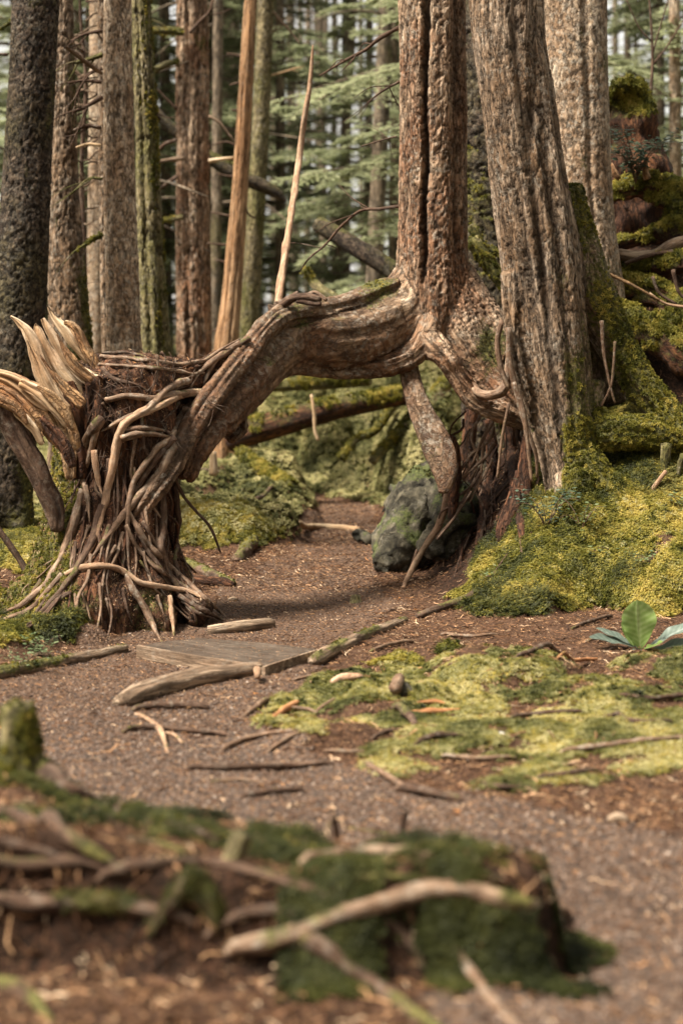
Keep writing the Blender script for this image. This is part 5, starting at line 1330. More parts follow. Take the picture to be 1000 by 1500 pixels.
stick('flat red-brown broken slab lying between stump and path', [(268, 852, 7), (300, 856, 8), (330, 858, 8), (350, 862, 5)], CHIP_ORANGE if False else WOOD_ROT, None, 78, name='bark_slab', cat='bark slab')
for i, (pts, lb) in enumerate([([(262, 897, 5), (276, 897, 7), (288, 898, 6)], 'rounded brown stone at the foot of the stump, nearer the path'), ([(268, 912, 5), (284, 914, 8), (298, 914, 6)], 'flat brown stone just behind the short barkless log'), ([(330, 880, 3), (342, 881, 5), (352, 880, 3)], 'small flat brown stone between stump roots and path')]):
    P = lay(pts, .3); g = tube(P, 12, .012, 80 + i, bump=.15); g['org'] = np.array(P[1][:3]); tag(obj('stone', g, LOG_WEATHERED), lb, 'stone')

# the mossy rock at the path's right edge
def rock(label, pts, seed, mat, mossa=.3, vox=.02):
    G = fuse([(pxtube(p), .1) for p in pts], vox, 3)
    N = vnormals(G['V'], G['F']); f1, f2, c = worley(G['V'] * 5.5, seed)
    G['V'] = G['V'] + N * (.05 * fbm(G['V'] * 5, seed, 3) + .05 * (c - .5) + .012 * fbm(G['V'] * 25, seed + 1, 3))[:, None]
    N = vnormals(G['V'], G['F']); G['crack'] = 1 - sm((f2 - f1) / .12); G['moss'] = np.clip(mossa + .3 * N[:, 2] + .7 * fbm(G['V'] * 6, seed + 2, 3), 0, 1); G.pop('tid')
    b = G['V'][G['V'][:, 2].argmin()]
    t = thing('rock', label, 'rock', b); o = obj('stone', G, mat, t); moss_on(G, t, 2200, .018, key=('tuft', 'dark'), thr=.5, cap=5000)
    return t
STONE_MOSS = [(0.0, (0.02, 0.026, 0.008)), (0.5, (0.06, 0.07, 0.02)), (1.0, (0.15, 0.15, 0.05))]
STONE = bark('grey_rock', (0.014, 0.012, 0.008), (0.05, 0.044, 0.028), (0.14, 0.12, 0.08), lichen=.3, stretch=1.0, grain=.6, plate=(.12, .16), crk=.4, mossc=STONE_MOSS)
rock('large grey-green mossy rock at the right edge of the path below the hanging root', [[(648, 690, 13.3, 22), (618, 720, 13.2, 34), (600, 765, 13.1, 42), (585, 810, 13.0, 40), (572, 845, 12.95, 26)], [(640, 740, 13.3, 40), (625, 800, 13.2, 40)], [(590, 720, 13.6, 20), (572, 745, 13.5, 16)], [(650, 705, 13.1, 28), (668, 760, 12.8, 30), (640, 815, 12.75, 28)], [(580, 800, 12.95, 26), (556, 835, 12.85, 18)]], 91, STONE, .18)
rock('small pale grey rock beside the far path step', [[(524, 783, 14.9, 7), (534, 788, 14.8, 9), (545, 792, 14.7, 8)]], 92, STONE, -.1, .012)
rock('dark wet stone by the path left of the far step', [[(330, 830, 14.0, 7), (338, 836, 13.9, 8), (345, 840, 13.9, 6)]], 93, STONE, .2, .012)
log('weathered log stub half buried at the left path edge under the arch', [(344, 832, 9), (356, 815, 10), (368, 800, 9), (376, 790, 7)], ROOT_DARK, 94, mossa=.2, bump=.2, mossdens=900, msize=.02)

# ------------------------------------------------------------------ FALLEN MOSSY TIMBER BEYOND THE ARCH
log('fat mossy fallen log with a red rotten underside, seen through the arch', [(335, 645, 17, 18.6), (380, 628, 19, 18.5), (430, 615, 19, 18.5), (480, 602, 18, 18.6), (540, 590, 15, 18.8), (600, 578, 14, 19.0)], WOOD_ROT, 101, Y=18.6, mossa=.30, mossdens=1500, msize=.045, key=('tuft', 'moss'), thr=.4)
log('thin mossy log lying level just under the top of the arch opening', [(395, 566, 8, 20.5), (450, 563, 9, 20.5), (505, 560, 9, 20.6), (540, 558, 8, 20.8)], BARK_MOSSY, 102, Y=20.5, mossa=.45, mossdens=1600, msize=.045)
log('moss-covered branch sloping down left beneath the arch', [(590, 575, 5, 19.3), (572, 600, 6, 19.2), (548, 632, 6, 19.1), (520, 645, 5, 19.0), (500, 672, 7, 18.9)], BARK_MOSSY, 103, Y=19, mossa=.55, mossdens=2200, msize=.03)
log('straight mossy pole leaning beneath the arch beside the hanging root', [(655, 560, 11, 19.4), (625, 590, 8, 19.2), (590, 625, 8, 19.0), (560, 658, 7, 18.9), (545, 676, 7, 18.8)], BARK_MOSSY, 104, Y=19, mossa=.55, mossdens=2200, msize=.03)
stick('bare forked twig poking out below the thin mossy log', [(472, 600, 3.5), (490, 598, 4), (505, 592, 6), (520, 582, 6)], WOOD_PALE, 18.9, 105)
stick('white bare stick hanging down in front of the fat mossy log', [(456, 578, 2), (460, 605, 2.5), (461, 630, 2.5), (466, 645, 2.5)], WOOD_PALE, 18.2, 106)
stick('dark gnarled stick lying on the left bank under the arch', [(402, 716, 3), (394, 722, 3), (384, 735, 3), (370, 746, 3)], ROOT_DARK, None, 107, lift=2.0)
stick('grey twig lying along the left bank below the stump', [(262, 692, 3), (290, 692, 3.2), (320, 696, 3.2), (338, 700, 2.5)], LOG_WEATHERED, None, 108, lift=1.5)
log('mossy root ridge curling along the left side of the far path', [(350, 665, 9), (380, 690, 11), (410, 708, 11), (432, 718, 9)], BARK_MOSSY, 109, mossa=.5, mossdens=1800, msize=.04, lift=.3)
# mossy trunk fallen behind the centre tree
log('mossy fallen trunk resting high behind the fork of the centre tree', [(466, 328, 12, 17), (512, 356, 13, 16.8), (562, 388, 14, 16.6), (620, 425, 15, 16.4), (700, 480, 16, 16)], BARK_DARK, 110, Y=17, mossa=.15, mossdens=1200, msize=.03, thr=.5)
log('mossy crooked fallen branch low behind the arch top', [(445, 395, 6, 17.5), (458, 412, 7, 17.5), (475, 428, 8, 17.4), (510, 450, 9, 17.3)], BARK_MOSSY, 111, Y=17.5, mossa=.35, mossdens=1500, msize=.03)
log('thick lichened fallen bough high between the furrowed tree and the barkless snag', [(120, 60, 5, 20), (170, 110, 6, 20), (228, 165, 8, 20), (255, 190, 8, 20), (300, 225, 9, 20), (330, 245, 11, 20), (352, 258, 11, 20), (400, 280, 9, 20), (418, 296, 3, 20)], BARK_DARK, 112, Y=20, mossa=.15, mossdens=900, msize=.03)

# ------------------------------------------------------------------ RIGHT: ROTTING NURSE STUMP AND MOSSY ROOTS
FN = [
 (pxtube([(918, 122, 15, 24), (922, 160, 15, 32), (928, 220, 15, 42), (935, 290, 15, 54), (940, 370, 15, 66), (945, 470, 15, 80)]), .14),
 (pxtube([(915, 126, 14.9, 26), (918, 140, 14.85, 24)]), .1),
 (pxtube([(885, 285, 14.6, 16), (920, 274, 14.5, 20), (960, 276, 14.4, 24), (1000, 295, 14.3, 26), (1050, 310, 14.3, 30)]), .16),
 (pxtube([(1000, 300, 14.4, 26), (985, 325, 14.3, 16)]), .16),
 (pxtube([(905, 356, 14.3, 10), (945, 350, 14.3, 14), (985, 335, 14.2, 17), (1030, 325, 14.2, 22)]), .16),
 (pxtube([(880, 400, 13.9, 14), (930, 418, 13.8, 20), (980, 440, 13.7, 24), (1040, 470, 13.6, 30)]), .16),
 (pxtube([(890, 440, 13.5, 12), (930, 470, 13.4, 16), (970, 500, 13.3, 20), (1020, 540, 13.2, 24)]), .16),
 (pxtube([(905, 395, 14.0, 8), (950, 392, 13.9, 12), (1010, 385, 13.8, 18)]), .16),
 (pxtube([(960, 470, 13.7, 14), (1000, 475, 13.6, 20), (1050, 480, 13.5, 22)]), .16),
]
G = fuse(FN, .025, 3); N = vnormals(G['V'], G['F'])
G['V'] = G['V'] + N * (.07 * fbm(G['V'] * 5, 211, 4) + .03 * fbm(G['V'] * 14, 212, 3))[:, None]
N = vnormals(G['V'], G['F']); G['crack'] = np.clip(-fbm(G['V'] * 9, 213, 3) * 1.5, 0, 1)
ontop = G['tid'] >= 2
G['moss'] = np.clip(np.where(ontop, .55, -.05) + .5 * N[:, 2] + .5 * fbm(G['V'] * 5, 214, 3) + .9 * sm((G['V'][:, 2] - 3.15) / .15), 0, 1); G.pop('tid')
ns_ = thing('nurse_stump', 'tall rotting moss-capped stump with moss-laden roots at the right edge', 'stump', (2.2, 14.6, float(height(2.2, 14.6))))
no = obj('body', G, WOOD_ROT, ns_)
moss_on(G, no, 3000, .034, thr=.42, cap=42000, droop=.35)
moss_on(G, no, 900, .045, key=('hang', 'moss'), thr=.5, cap=6000, droop=1.2)
for i, (p, Y, k) in enumerate([([(905, 372, 8), (930, 376, 9.5), (958, 372, 9), (985, 358, 8), (1010, 350, 7)], 13.9, 's'), ([(915, 386, 3), (950, 374, 3), (985, 368, 3)], 13.8, 'd'), ([(883, 398, 2.5), (905, 408, 2.5), (930, 420, 2.2), (965, 440, 1.8)], 13.2, 'o'), ([(985, 395, 3), (992, 425, 2.5), (1005, 440, 2)], 13.4, 'd'),
                               ([(955, 405, 2.5), (965, 430, 2.2), (990, 446, 2)], 13.4, 'd'), ([(950, 430, 2), (975, 445, 2), (1005, 450, 2)], 13.3, 'p'), ([(946, 236, 2), (944, 250, 5), (948, 262, 6)], 14.3, 'o'), ([(893, 240, 3), (898, 252, 5), (906, 262, 4)], 14.3, 'o')]):
    g = tube(pxtube([(q_[0], q_[1], Y, q_[2]) for q_ in p]), 10, .03, 600 + i, bump=.15)
    obj('root', g, {'s': LOG_WEATHERED, 'd': ROOT_DARK, 'p': ROOT_PALE, 'o': WOOD_CRUMBLE}[k], ns_)
# rotten reddish slabs under the leaning tree
for i, (p, lb) in enumerate([([(758, 690, 5, 12.0), (752, 730, 10, 11.95), (742, 770, 14, 11.9), (738, 800, 12, 11.85)], 'rotten red-brown slab standing left of the leaning tree base'), ([(772, 640, 7, 12.05), (768, 690, 10, 12.0), (770, 740, 11, 11.95), (778, 780, 9, 11.9)], 'upright splintered rotten wood tucked against the leaning tree')]):
    g = tube(pxtube([(a, b, d, c) for a, b, c, d in p]), 18, .02, 650 + i, bump=.2, flat=(.5, 1), radf=lambda TH, S, C: 1 + .2 * np.cos(TH * 6) * .5)
    g['moss'] = np.clip(-.05 + .6 * fbm(g['V'] * 8, 3 + i, 3), 0, 1); g['org'] = np.array(pxtube([(p[-1][0], p[-1][1], p[-1][3], 1)])[0][:3])
    tag(obj('rotten_slab', g, WOOD_ROT), lb, 'rotten wood')
# ------------------------------------------------------------------ SURFACE ROOTS OF THE MOSS MAT AND THE FOREGROUND MOUND
def rootset(name, label, cat, base, lst, mats, lift, seed, parts_moss=0.0, segs=10):
    t = thing(name, label, cat, base)
    for i, (p, k) in enumerate(lst):
        P = lay([(a_, b_, c_ * (.75 if name == 'surface_roots' else 1)) for a_, b_, c_ in p], lift); P[0] = P[0][:2] + (P[0][2] - P[0][3] * 1.2,) + P[0][3:]; P[-1] = P[-1][:2] + (P[-1][2] - P[-1][3] * 1.2,) + P[-1][3:]
        g = tube(P, segs, .018, seed + i, bump=.16, knob=.2)
        Nn = vnormals(g['V'], g['F']); g['moss'] = np.clip(parts_moss + .2 * Nn[:, 2] + .7 * fbm(g['V'] * 7, seed + i, 3), 0, 1)
        o = obj('root', g, mats[k], t)
        if k == 'm':
            g['moss'] = np.clip(g['moss'] + .3, 0, 1); moss_on(g, o, 9000, .020, thr=.3, key=('feather', 'dark'), cap=1500)
            moss_on(g, o, 5000, .018, thr=.6, key=('tuft', 'moss'), cap=700)
    return t
MATROOTS = [([(175, 1076, 5), (215, 1069, 5.5), (260, 1075, 5), (320, 1079, 5), (355, 1086, 3)], 'd'), ([(192, 1046, 4), (225, 1060, 4.5), (242, 1076, 6), (241, 1092, 4), (248, 1114, 3.5)], 'p'), ([(190, 1043, 5), (255, 1040, 7), (312, 1041, 5)], 'd'), ([(238, 1074, 4), (262, 1082, 3), (272, 1094, 2.5)], 'p'),
 ([(268, 1129, 5), (330, 1131, 6.5), (400, 1131, 7), (492, 1122, 5)], 'd'), ([(318, 1105, 4.5), (360, 1087, 5), (400, 1078, 4), (445, 1072, 3)], 's'), ([(388, 1107, 3.5), (420, 1088, 5), (446, 1074, 4)], 's'), ([(455, 1052, 4), (480, 1038, 4.5), (496, 1022, 4)], 's'),
 ([(600, 1097, 5), (640, 1083, 6.5), (690, 1081, 4)], 'd'), ([(538, 1088, 4), (565, 1077, 5.5), (590, 1073, 3)], 'd'), ([(815, 1107, 5), (870, 1101, 6), (940, 1091, 5.5), (1010, 1085, 5)], 's'), ([(575, 1158, 7), (630, 1172, 9), (680, 1178, 6)], 'd'), ([(525, 1118, 5), (558, 1138, 6), (600, 1166, 6)], 's'),
 ([(345, 1172, 4), (400, 1166, 6), (452, 1160, 4)], 'd'), ([(780, 1143, 4), (840, 1141, 6.5), (885, 1130, 4)], 'd'), ([(572, 1036, 7), (594, 1052, 9), (612, 1070, 6)], 'd'), ([(400, 1050, 4), (430, 1042, 5), (470, 1046, 3)], 's'), ([(350, 1056, 4), (378, 1042, 5), (396, 1024, 6)], 's'),
 ([(740, 1055, 4), (800, 1050, 5), (860, 1046, 4)], 'd'), ([(640, 1110, 4), (700, 1118, 5), (760, 1112, 4)], 's'), ([(880, 1050, 4), (930, 1064, 5), (990, 1060, 4)], 'd'), ([(470, 1100, 3), (500, 1108, 4), (545, 1102, 3)], 's'), ([(690, 1150, 4), (735, 1160, 5), (790, 1156, 3)], 'd'), ([(300, 1150, 3), (350, 1146, 4), (390, 1150, 3)], 's'), ([(900, 1020, 4), (950, 1030, 5), (1010, 1022, 5)], 'd'),
 ([(535, 960, 3), (570, 948, 4), (612, 940, 3)], 's'), ([(748, 968, 4), (785, 958, 5.5), (832, 962, 4)], 'd'), ([(640, 930, 3), (690, 938, 3.5), (735, 930, 3)], 's'), ([(830, 925, 3), (862, 915, 3.5), (900, 902, 3)], 'd'), ([(850, 945, 3), (880, 935, 3), (905, 940, 2)], 's')]
rootset('surface_roots', 'thin weathered roots snaking through the moss mat right of the path', 'tree roots', ground(600, 1080), MATROOTS, {'p': ROOT_PALE, 's': ROOT_SMOOTH, 'd': ROOT_DARK}, 1.7, 700, 0.0)
FGR = [([(30, 1125, 20), (62, 1146, 20), (90, 1166, 18), (130, 1182, 16), (175, 1196, 14), (235, 1210, 13), (290, 1226, 10), (330, 1240, 5)], 'm'), ([(-40, 1184, 9), (10, 1198, 10), (60, 1212, 10), (100, 1232, 11), (140, 1254, 9), (175, 1270, 5)], 's'), ([(140, 1290, 6), (190, 1272, 10), (240, 1268, 9), (290, 1262, 6), (330, 1268, 7), (380, 1284, 9), (440, 1302, 9), (505, 1322, 7), (550, 1340, 4)], 's'),
 ([(428, 1284, 7), (455, 1268, 11), (490, 1260, 12), (530, 1255, 11), (582, 1251, 9), (645, 1260, 4)], 'p'), ([(330, 1392, 9), (370, 1388, 14), (420, 1380, 17), (450, 1364, 14), (500, 1345, 15), (560, 1330, 15), (620, 1308, 15), (680, 1306, 13), (740, 1324, 14), (800, 1336, 10), (840, 1338, 5)], 'p'),
 ([(425, 1372, 12), (455, 1386, 15), (490, 1408, 14), (530, 1436, 12), (580, 1470, 11), (650, 1520, 9)], 's'), ([(655, 1372, 6), (668, 1395, 8), (690, 1430, 9), (715, 1465, 9), (765, 1520, 8)], 'p'), ([(222, 1368, 8), (250, 1330, 14), (280, 1294, 18), (302, 1316, 15), (322, 1352, 10)], 'm'),
 ([(-30, 1262, 8), (40, 1272, 10), (110, 1264, 9), (160, 1276, 5)], 'd'), ([(470, 1300, 5), (540, 1288, 8), (610, 1290, 6), (660, 1300, 4)], 's'), ([(-30, 1322, 10), (60, 1330, 13), (140, 1324, 13), (220, 1338, 11), (290, 1352, 8)], 'm'), ([(395, 1230, 5), (440, 1238, 6), (500, 1232, 4)], 'd'), ([(-40, 1225, 7), (10, 1238, 8), (70, 1252, 7), (115, 1276, 4)], 'd'),
 ([(560, 1345, 6), (596, 1378, 7), (622, 1420, 6)], 'd'), ([(330, 1236, 5), (345, 1250, 10), (352, 1262, 8)], 'd'), ([(300, 1372, 6), (360, 1338, 8), (430, 1336, 7), (470, 1350, 4)], 'd'), ([(-30, 1440, 10), (20, 1452, 14), (60, 1480, 11), (80, 1510, 7)], 'd'), ([(500, 1214, 3), (540, 1222, 5), (600, 1230, 4)], 'd'), ([(180, 1228, 4), (230, 1240, 6), (280, 1252, 4)], 'd')]
rootset('foreground_roots', 'blurred mossy roots crossing the low mound nearest the viewer', 'tree roots', ground(400, 1330), FGR, {'p': ROOT_SMOOTH, 's': ROOT_DARK, 'd': ROOT_DARK, 'm': ROOT_DARK}, .45, 760, 0.10, 14)
WHITE_STONE = bark('white_stone', (0.5, 0.48, 0.45), (0.68, 0.66, 0.62), (0.8, 0.78, 0.75), lichen=0, crk=.05)
# small stumps / stubs on the mound
def stub(label, px0, py0, px1, py1, hw0, hw1, seed, Y=None, mossa=.6, dens=6000, size=.017):
    b = ground(px0, py0); Y = Y or b[1]
    P = pxtube([(px0, py0 + 6, Y, hw0 * 1.15), (px0, py0, Y, hw0), ((px0 + px1) / 2, (py0 + py1) / 2, Y, (hw0 + hw1) / 2), (px1, py1, Y, hw1)])
    g = tube(P, 24, .012, seed, bump=.12); Nn = vnormals(g['V'], g['F']); g['moss'] = np.clip(mossa + .6 * fbm(g['V'] * 8, seed, 3), 0, 1)
    t = thing('mossy_stub', label, 'stump', b); obj('wood', g, BARK_MOSSY, t); moss_on(g, t, dens, size, thr=.4, key=('tuft', 'moss'), cap=3500); return t
stub('upright furry moss-covered stub at the left edge of the foreground', 30, 1150, 24, 1032, 38, 24, 801)
stub('short dark blurred stub on the foreground mound near its centre', 340, 1268, 356, 1222, 17, 13, 802, mossa=.2, dens=2500)
stub('little dark stump in the middle of the path beyond the boardwalk', 521, 884, 521, 872, 9, 6, 803, mossa=.0, dens=500)
stick('broken brown stick standing in the moss mat beside the orange chips', [(588, 998, 6), (584, 1018, 9), (576, 1038, 9)], ROOT_SMOOTH, None, 811, lift=2.2)
stick('bright orange-brown bark strip in the moss, the longer lower one', [(588, 1046, 2), (630, 1049, 5), (678, 1041, 2)], CHIP_ORANGE, None, 812, name='bark_chip', cat='bark chip', lift=1.2)
stick('orange-brown bark strip in the moss, the shorter upper one', [(600, 1034, 2), (636, 1031, 4), (662, 1036, 1.5)], CHIP_ORANGE, None, 813, name='bark_chip', cat='bark chip', lift=1.2)
stick('reddish broken twig leaning in moss left of the standing stick', [(396, 1058, 4), (420, 1044, 6), (440, 1030, 4)], CHIP_ORANGE, None, 814, name='bark_chip', cat='bark chip', lift=1.0)
stick('pale splintered wood piece at the top left of the moss mat', [(478, 1010, 5), (500, 1002, 7), (522, 996, 6), (535, 1000, 3)], ROOT_PALE, None, 815, name='wood_fragment', cat='wood piece', lift=1.4)
stick('small pale upright peg at the corner where log meets boardwalk', [(376, 992, 5), (378, 1002, 6), (377, 1006, 4)], ROOT_PALE, None, 816, name='peg', cat='peg', lift=3.0)
stick('long thin orange twig on the duff below the leafy green plant', [(812, 970, 2.5), (850, 972, 3), (880, 968, 2.5)], CHIP_ORANGE, None, 817, lift=1.5)
stick('thin brown twig lying right of the boardwalk on needles', [(425, 1000, 2), (460, 992, 2.5), (500, 984, 2)], ROOT_SMOOTH, None, 818, lift=1.5)
for i, (px, py, hw, lb) in enumerate([(733, 1083, 8, 'bright white pebble lying in the moss mat'), (690, 1115, 6, 'small whitish pebble below and left of the bright white one'), (590, 1022, 14, 'grey rounded stone in the moss behind the standing stick'), (905, 1208, 14, 'pale flat stone on the path near the right edge')]):
    b = ground(px, py); r = hw / F * b[1]
    g = tube([(b[0] - r, b[1], b[2] + r * .25, r * .5), (b[0], b[1] + r * .2, b[2] + r * .4, r * .75), (b[0] + r, b[1], b[2] + r * .25, r * .45)], 14, r * .25, 820 + i, bump=.2)
    g['org'] = b; tag(obj('stone', g, WHITE_STONE if i < 2 else STONE if i == 2 else LOG_WEATHERED), lb, 'stone')

# ------------------------------------------------------------------ PLANTS
def leaf_mesh(base, direc, length, width, bend, seed, up=(0, 0, 1), fold=.25, nu=40, nv=21, wav=.12):
    d = np.array(direc, float); d /= np.linalg.norm(d); upv = np.array(up, float); sd = np.cross(d, upv); sd /= np.linalg.norm(sd) + 1e-9; nr = np.cross(sd, d)
    u = np.linspace(0, 1, nu); v = np.linspace(-1, 1, nv); U_, V_ = np.meshgrid(u, v, indexing='ij')
    w = width * .5 * (np.sin(np.clip(U_, 0, 1) ** 1.45 * math.pi) ** .62 * .92 + .06 * (1 - U_))
    P = np.array(base) + d * (U_[..., None] * length) + sd * (V_ * w)[..., None] + nr * ((fold * np.abs(V_) ** 1.5 * w) + bend * U_ ** 2 * length + wav * w * np.sin(U_ * 14 + seed) * np.abs(V_) ** 2 - .10 * w * np.exp(-(V_ / .10) ** 2))[..., None]
    i = np.arange(nu * nv).reshape(nu, nv); Fc = np.stack([i[:-1, :-1], i[1:, :-1], i[1:, 1:], i[:-1, 1:]], -1).reshape(-1, 4)
    t = .42 + .5 * np.exp(-(V_.ravel() / .10) ** 2) + .14 * np.sin(U_.ravel() * 55 - np.abs(V_.ravel()) * 9) + .25 * fbm(P.reshape(-1, 3) * 40, seed, 3)
    return {'V': P.reshape(-1, 3), 'F': Fc, 'tint': t}
CAB = leafmat('broad_leaf_fresh', [(0, (0.08, 0.13, 0.03)), (.5, (0.24, 0.34, 0.10)), (1, (0.45, 0.55, 0.25))], .45, .4, inst=False)
CAB2 = leafmat('broad_leaf_grey', [(0, (0.05, 0.07, 0.055)), (.5, (0.15, 0.19, 0.155)), (1, (0.32, 0.37, 0.32))], .35, .4, inst=False)
cb = ground(936, 950); sk = thing('broadleaf_plant', 'low plant with one upright bright green leaf and spreading grey-green ones', 'plant', cb)
px_ = cb[1] / F
for i, (dx, dz, dy, ln, wd, bn, m_, b0) in enumerate([(-6, 70, -6, 74, 54, .06, CAB, (0, 6)), (64, 46, -12, 84, 34, -.12, CAB2, (10, 6)), (72, 20, -20, 84, 34, -.05, CAB2, (14, 4)), (-66, 22, -10, 74, 30, -.1, CAB2, (-4, 8)), (-22, 46, 2, 44, 11, .02, CAB, (-8, 6)), (-16, -4, -26, 40, 22, -.05, CAB2, (0, 6)), (20, 14, -30, 40, 26, 0, CAB, (6, 6)), (-60, 34, 14, 66, 20, -.1, CAB2, (-4, 8))]):
    g = leaf_mesh(cb + np.array([b0[0] * px_, -.02, b0[1] * px_ - .02]), (dx, dy, dz), ln * px_, wd * px_, bn, i, up=(0, -1, .35) if i in (0, 4) else (0, -.25, 1))
    obj('leaf', g, m_, sk)

def shrub(name, label, base, stems, leafn, lsize, mat, seed, wood=ROOT_SMOOTH, spread=.5, cat='shrub'):
    """stems: list of lists of world points; oval leaves set alternately along their outer part"""
    r = np.random.default_rng(seed); t = thing(name, label, cat, base); LV = []; k = 0
    for si, st in enumerate(stems):
        P = [tuple(p) + (.0035 * (1 - .7 * i / max(len(st) - 1, 1)),) for i, p in enumerate(st)]
        obj('stem', tube(P, 6, .04, seed + si, bump=.05), wood, t)
        C = spline(P, .02)
        for j in range(leafn):
            i = int(len(C) * (.25 + .75 * r.random())) - 1; c = C[i, :3] + r.normal(0, .02, 3) * spread * 2
            a = r.uniform(0, 6.28); d = np.array([math.cos(a), math.sin(a), r.uniform(-.25, .25)]); n = np.array([r.normal(0, .25), r.normal(0, .25), 1]); s_ = np.cross(d, n); s_ /= np.linalg.norm(s_)
            L_ = lsize * r.uniform(.6, 1.2); c = c + d * L_ * .3
            q_ = [c, c + d * L_ * .35 + s_ * L_ * .27, c + d * L_ * .75 + s_ * L_ * .2, c + d * L_, c + d * L_ * .75 - s_ * L_ * .2, c + d * L_ * .35 - s_ * L_ * .27]
            LV.append((q_, r.random()))
    V = np.array([p for q_, _ in LV for p in q_]); n = len(LV); b = np.arange(n)[:, None] * 6
    Fc = np.concatenate([b + np.array([[0, 1, 2, 3]]), b + np.array([[0, 3, 4, 5]])])
    o = obj('foliage', {'V': V, 'F': Fc, 'tint': np.repeat([x for _, x in LV], 6)}, mat, t, smooth=False); o['kind'] = 'stuff'
    return t
def stems_from(b, n, h, sp, seed, lean=(0, 0)):
    r = np.random.default_rng(seed); out = []
    for i in range(n):
        a = r.uniform(0, 6.28); d = np.array([math.cos(a) * sp + lean[0], math.sin(a) * sp * .7 + lean[1], 0]); hh = h * r.uniform(.6, 1.1)
        out.append([b, b + d * .25 + [0, 0, hh * .5], b + d * .65 + [0, 0, hh * .85], b + d + [0, 0, hh * r.uniform(.7, 1.0)]])
    return out
b = ground(800, 800); b[1] = 11.55; b[2] = height(b[0], 11.55) + 0.0
b = np.array([at(800, 790, 11.6)[0], 11.6, float(height(at(800, 790, 11.6)[0], 11.6))])
shrub('seedling', 'small blue-green leafy seedling at the left foot of the leaning tree', b, stems_from(b, 9, .30, .20, 3), 26, .034, LEAF_SMALL, 31, cat='seedling')
b2 = np.array([at(850, 760, 11.55)[0], 11.5, float(height(at(850, 760, 11.5)[0], 11.5))])
shrub('seedling', 'pale leafy sprig just right of the leaning tree base on the moss mound', b2, stems_from(b2, 6, .2, .14, 5), 20, .03, LEAF_LIGHT, 33, cat='seedling')
b = at(935, 235, 14.1)
shrub('huckleberry_shrub', 'dark blue-green leafy shrub growing on the tall moss-capped stump', b, stems_from(at(930, 268, 14.3), 16, .36, .26, 7, (0.02, -.25)), 46, .045, LEAF_SMALL, 35)
for i, (px, py, Y, h, sp, n, lb) in enumerate([(60, 960, None, .10, .1, 7, 'low pale leafy sprigs in the moss at the lower left of the stump'), (30, 985, None, .1, .14, 7, 'small bright sprigs by the edging log at the left edge'), (120, 690, None, .22, .25, 8, 'pale frond clump behind the stump at its left'), (630, 640, 19, .22, .22, 8, 'pale leafy clump on the moss right of the leaning mossy pole'), (900, 800, 11.35, .07, .14, 9, 'tiny gold-green sprigs low on the front of the right moss mound'), (960, 830, 11.1, .06, .12, 8, 'small pale sprigs near the foot of the right moss mound'), (730, 860, 11.2, .06, .12, 8, 'small sprigs at the left tail of the right moss mound'), (1000, 770, 11.6, .14, .1, 6, 'little sprig in the dark hollow at the right edge'), (985, 400, 20, .9, .6, 9, 'light green bush by the slim tree at the upper right')]):
    g0 = ground(px, py) if Y is None else np.array([at(px, py, Y)[0], Y, float(height(at(px, py, Y)[0], Y))])
    shrub('leafy_sprig', lb, g0, stems_from(g0, n, h, sp, 40 + i), 22 if i < 8 else 60, .024 if i < 8 else .06, LEAF_LIGHT, 50 + i, cat='plant')
# bare sapling above the nurse stump
sp_ = thing('bare_sapling', 'thin dark leafless sapling forking above the moss-capped stump', 'sapling', (at(950, 500, 16.5)[0], 16.5, float(height(at(950, 500, 16.5)[0], 16.5))))
for i, p in enumerate([[(952, 480, 4), (950, 260, 3), (952, 145, 2.6), (955, 90, 2.2), (952, 20, 1.6), (948, -20, 1.2)], [(955, 95, 2), (975, 70, 1.5), (1000, 30, 1)], [(953, 60, 1.6), (935, 40, 1.2), (915, -5, .8)], [(954, 82, 1.6), (966, 40, 1.2), (978, 0, .9)], [(952, 150, 1.4), (930, 120, 1), (905, 110, .7)]]):
    obj('stem' if i == 0 else 'branch', tube(pxtube([(a, b_, 16.5, c) for a, b_, c in p]), 6, .06, 860 + i, bump=.06), ROOT_DARK, sp_)

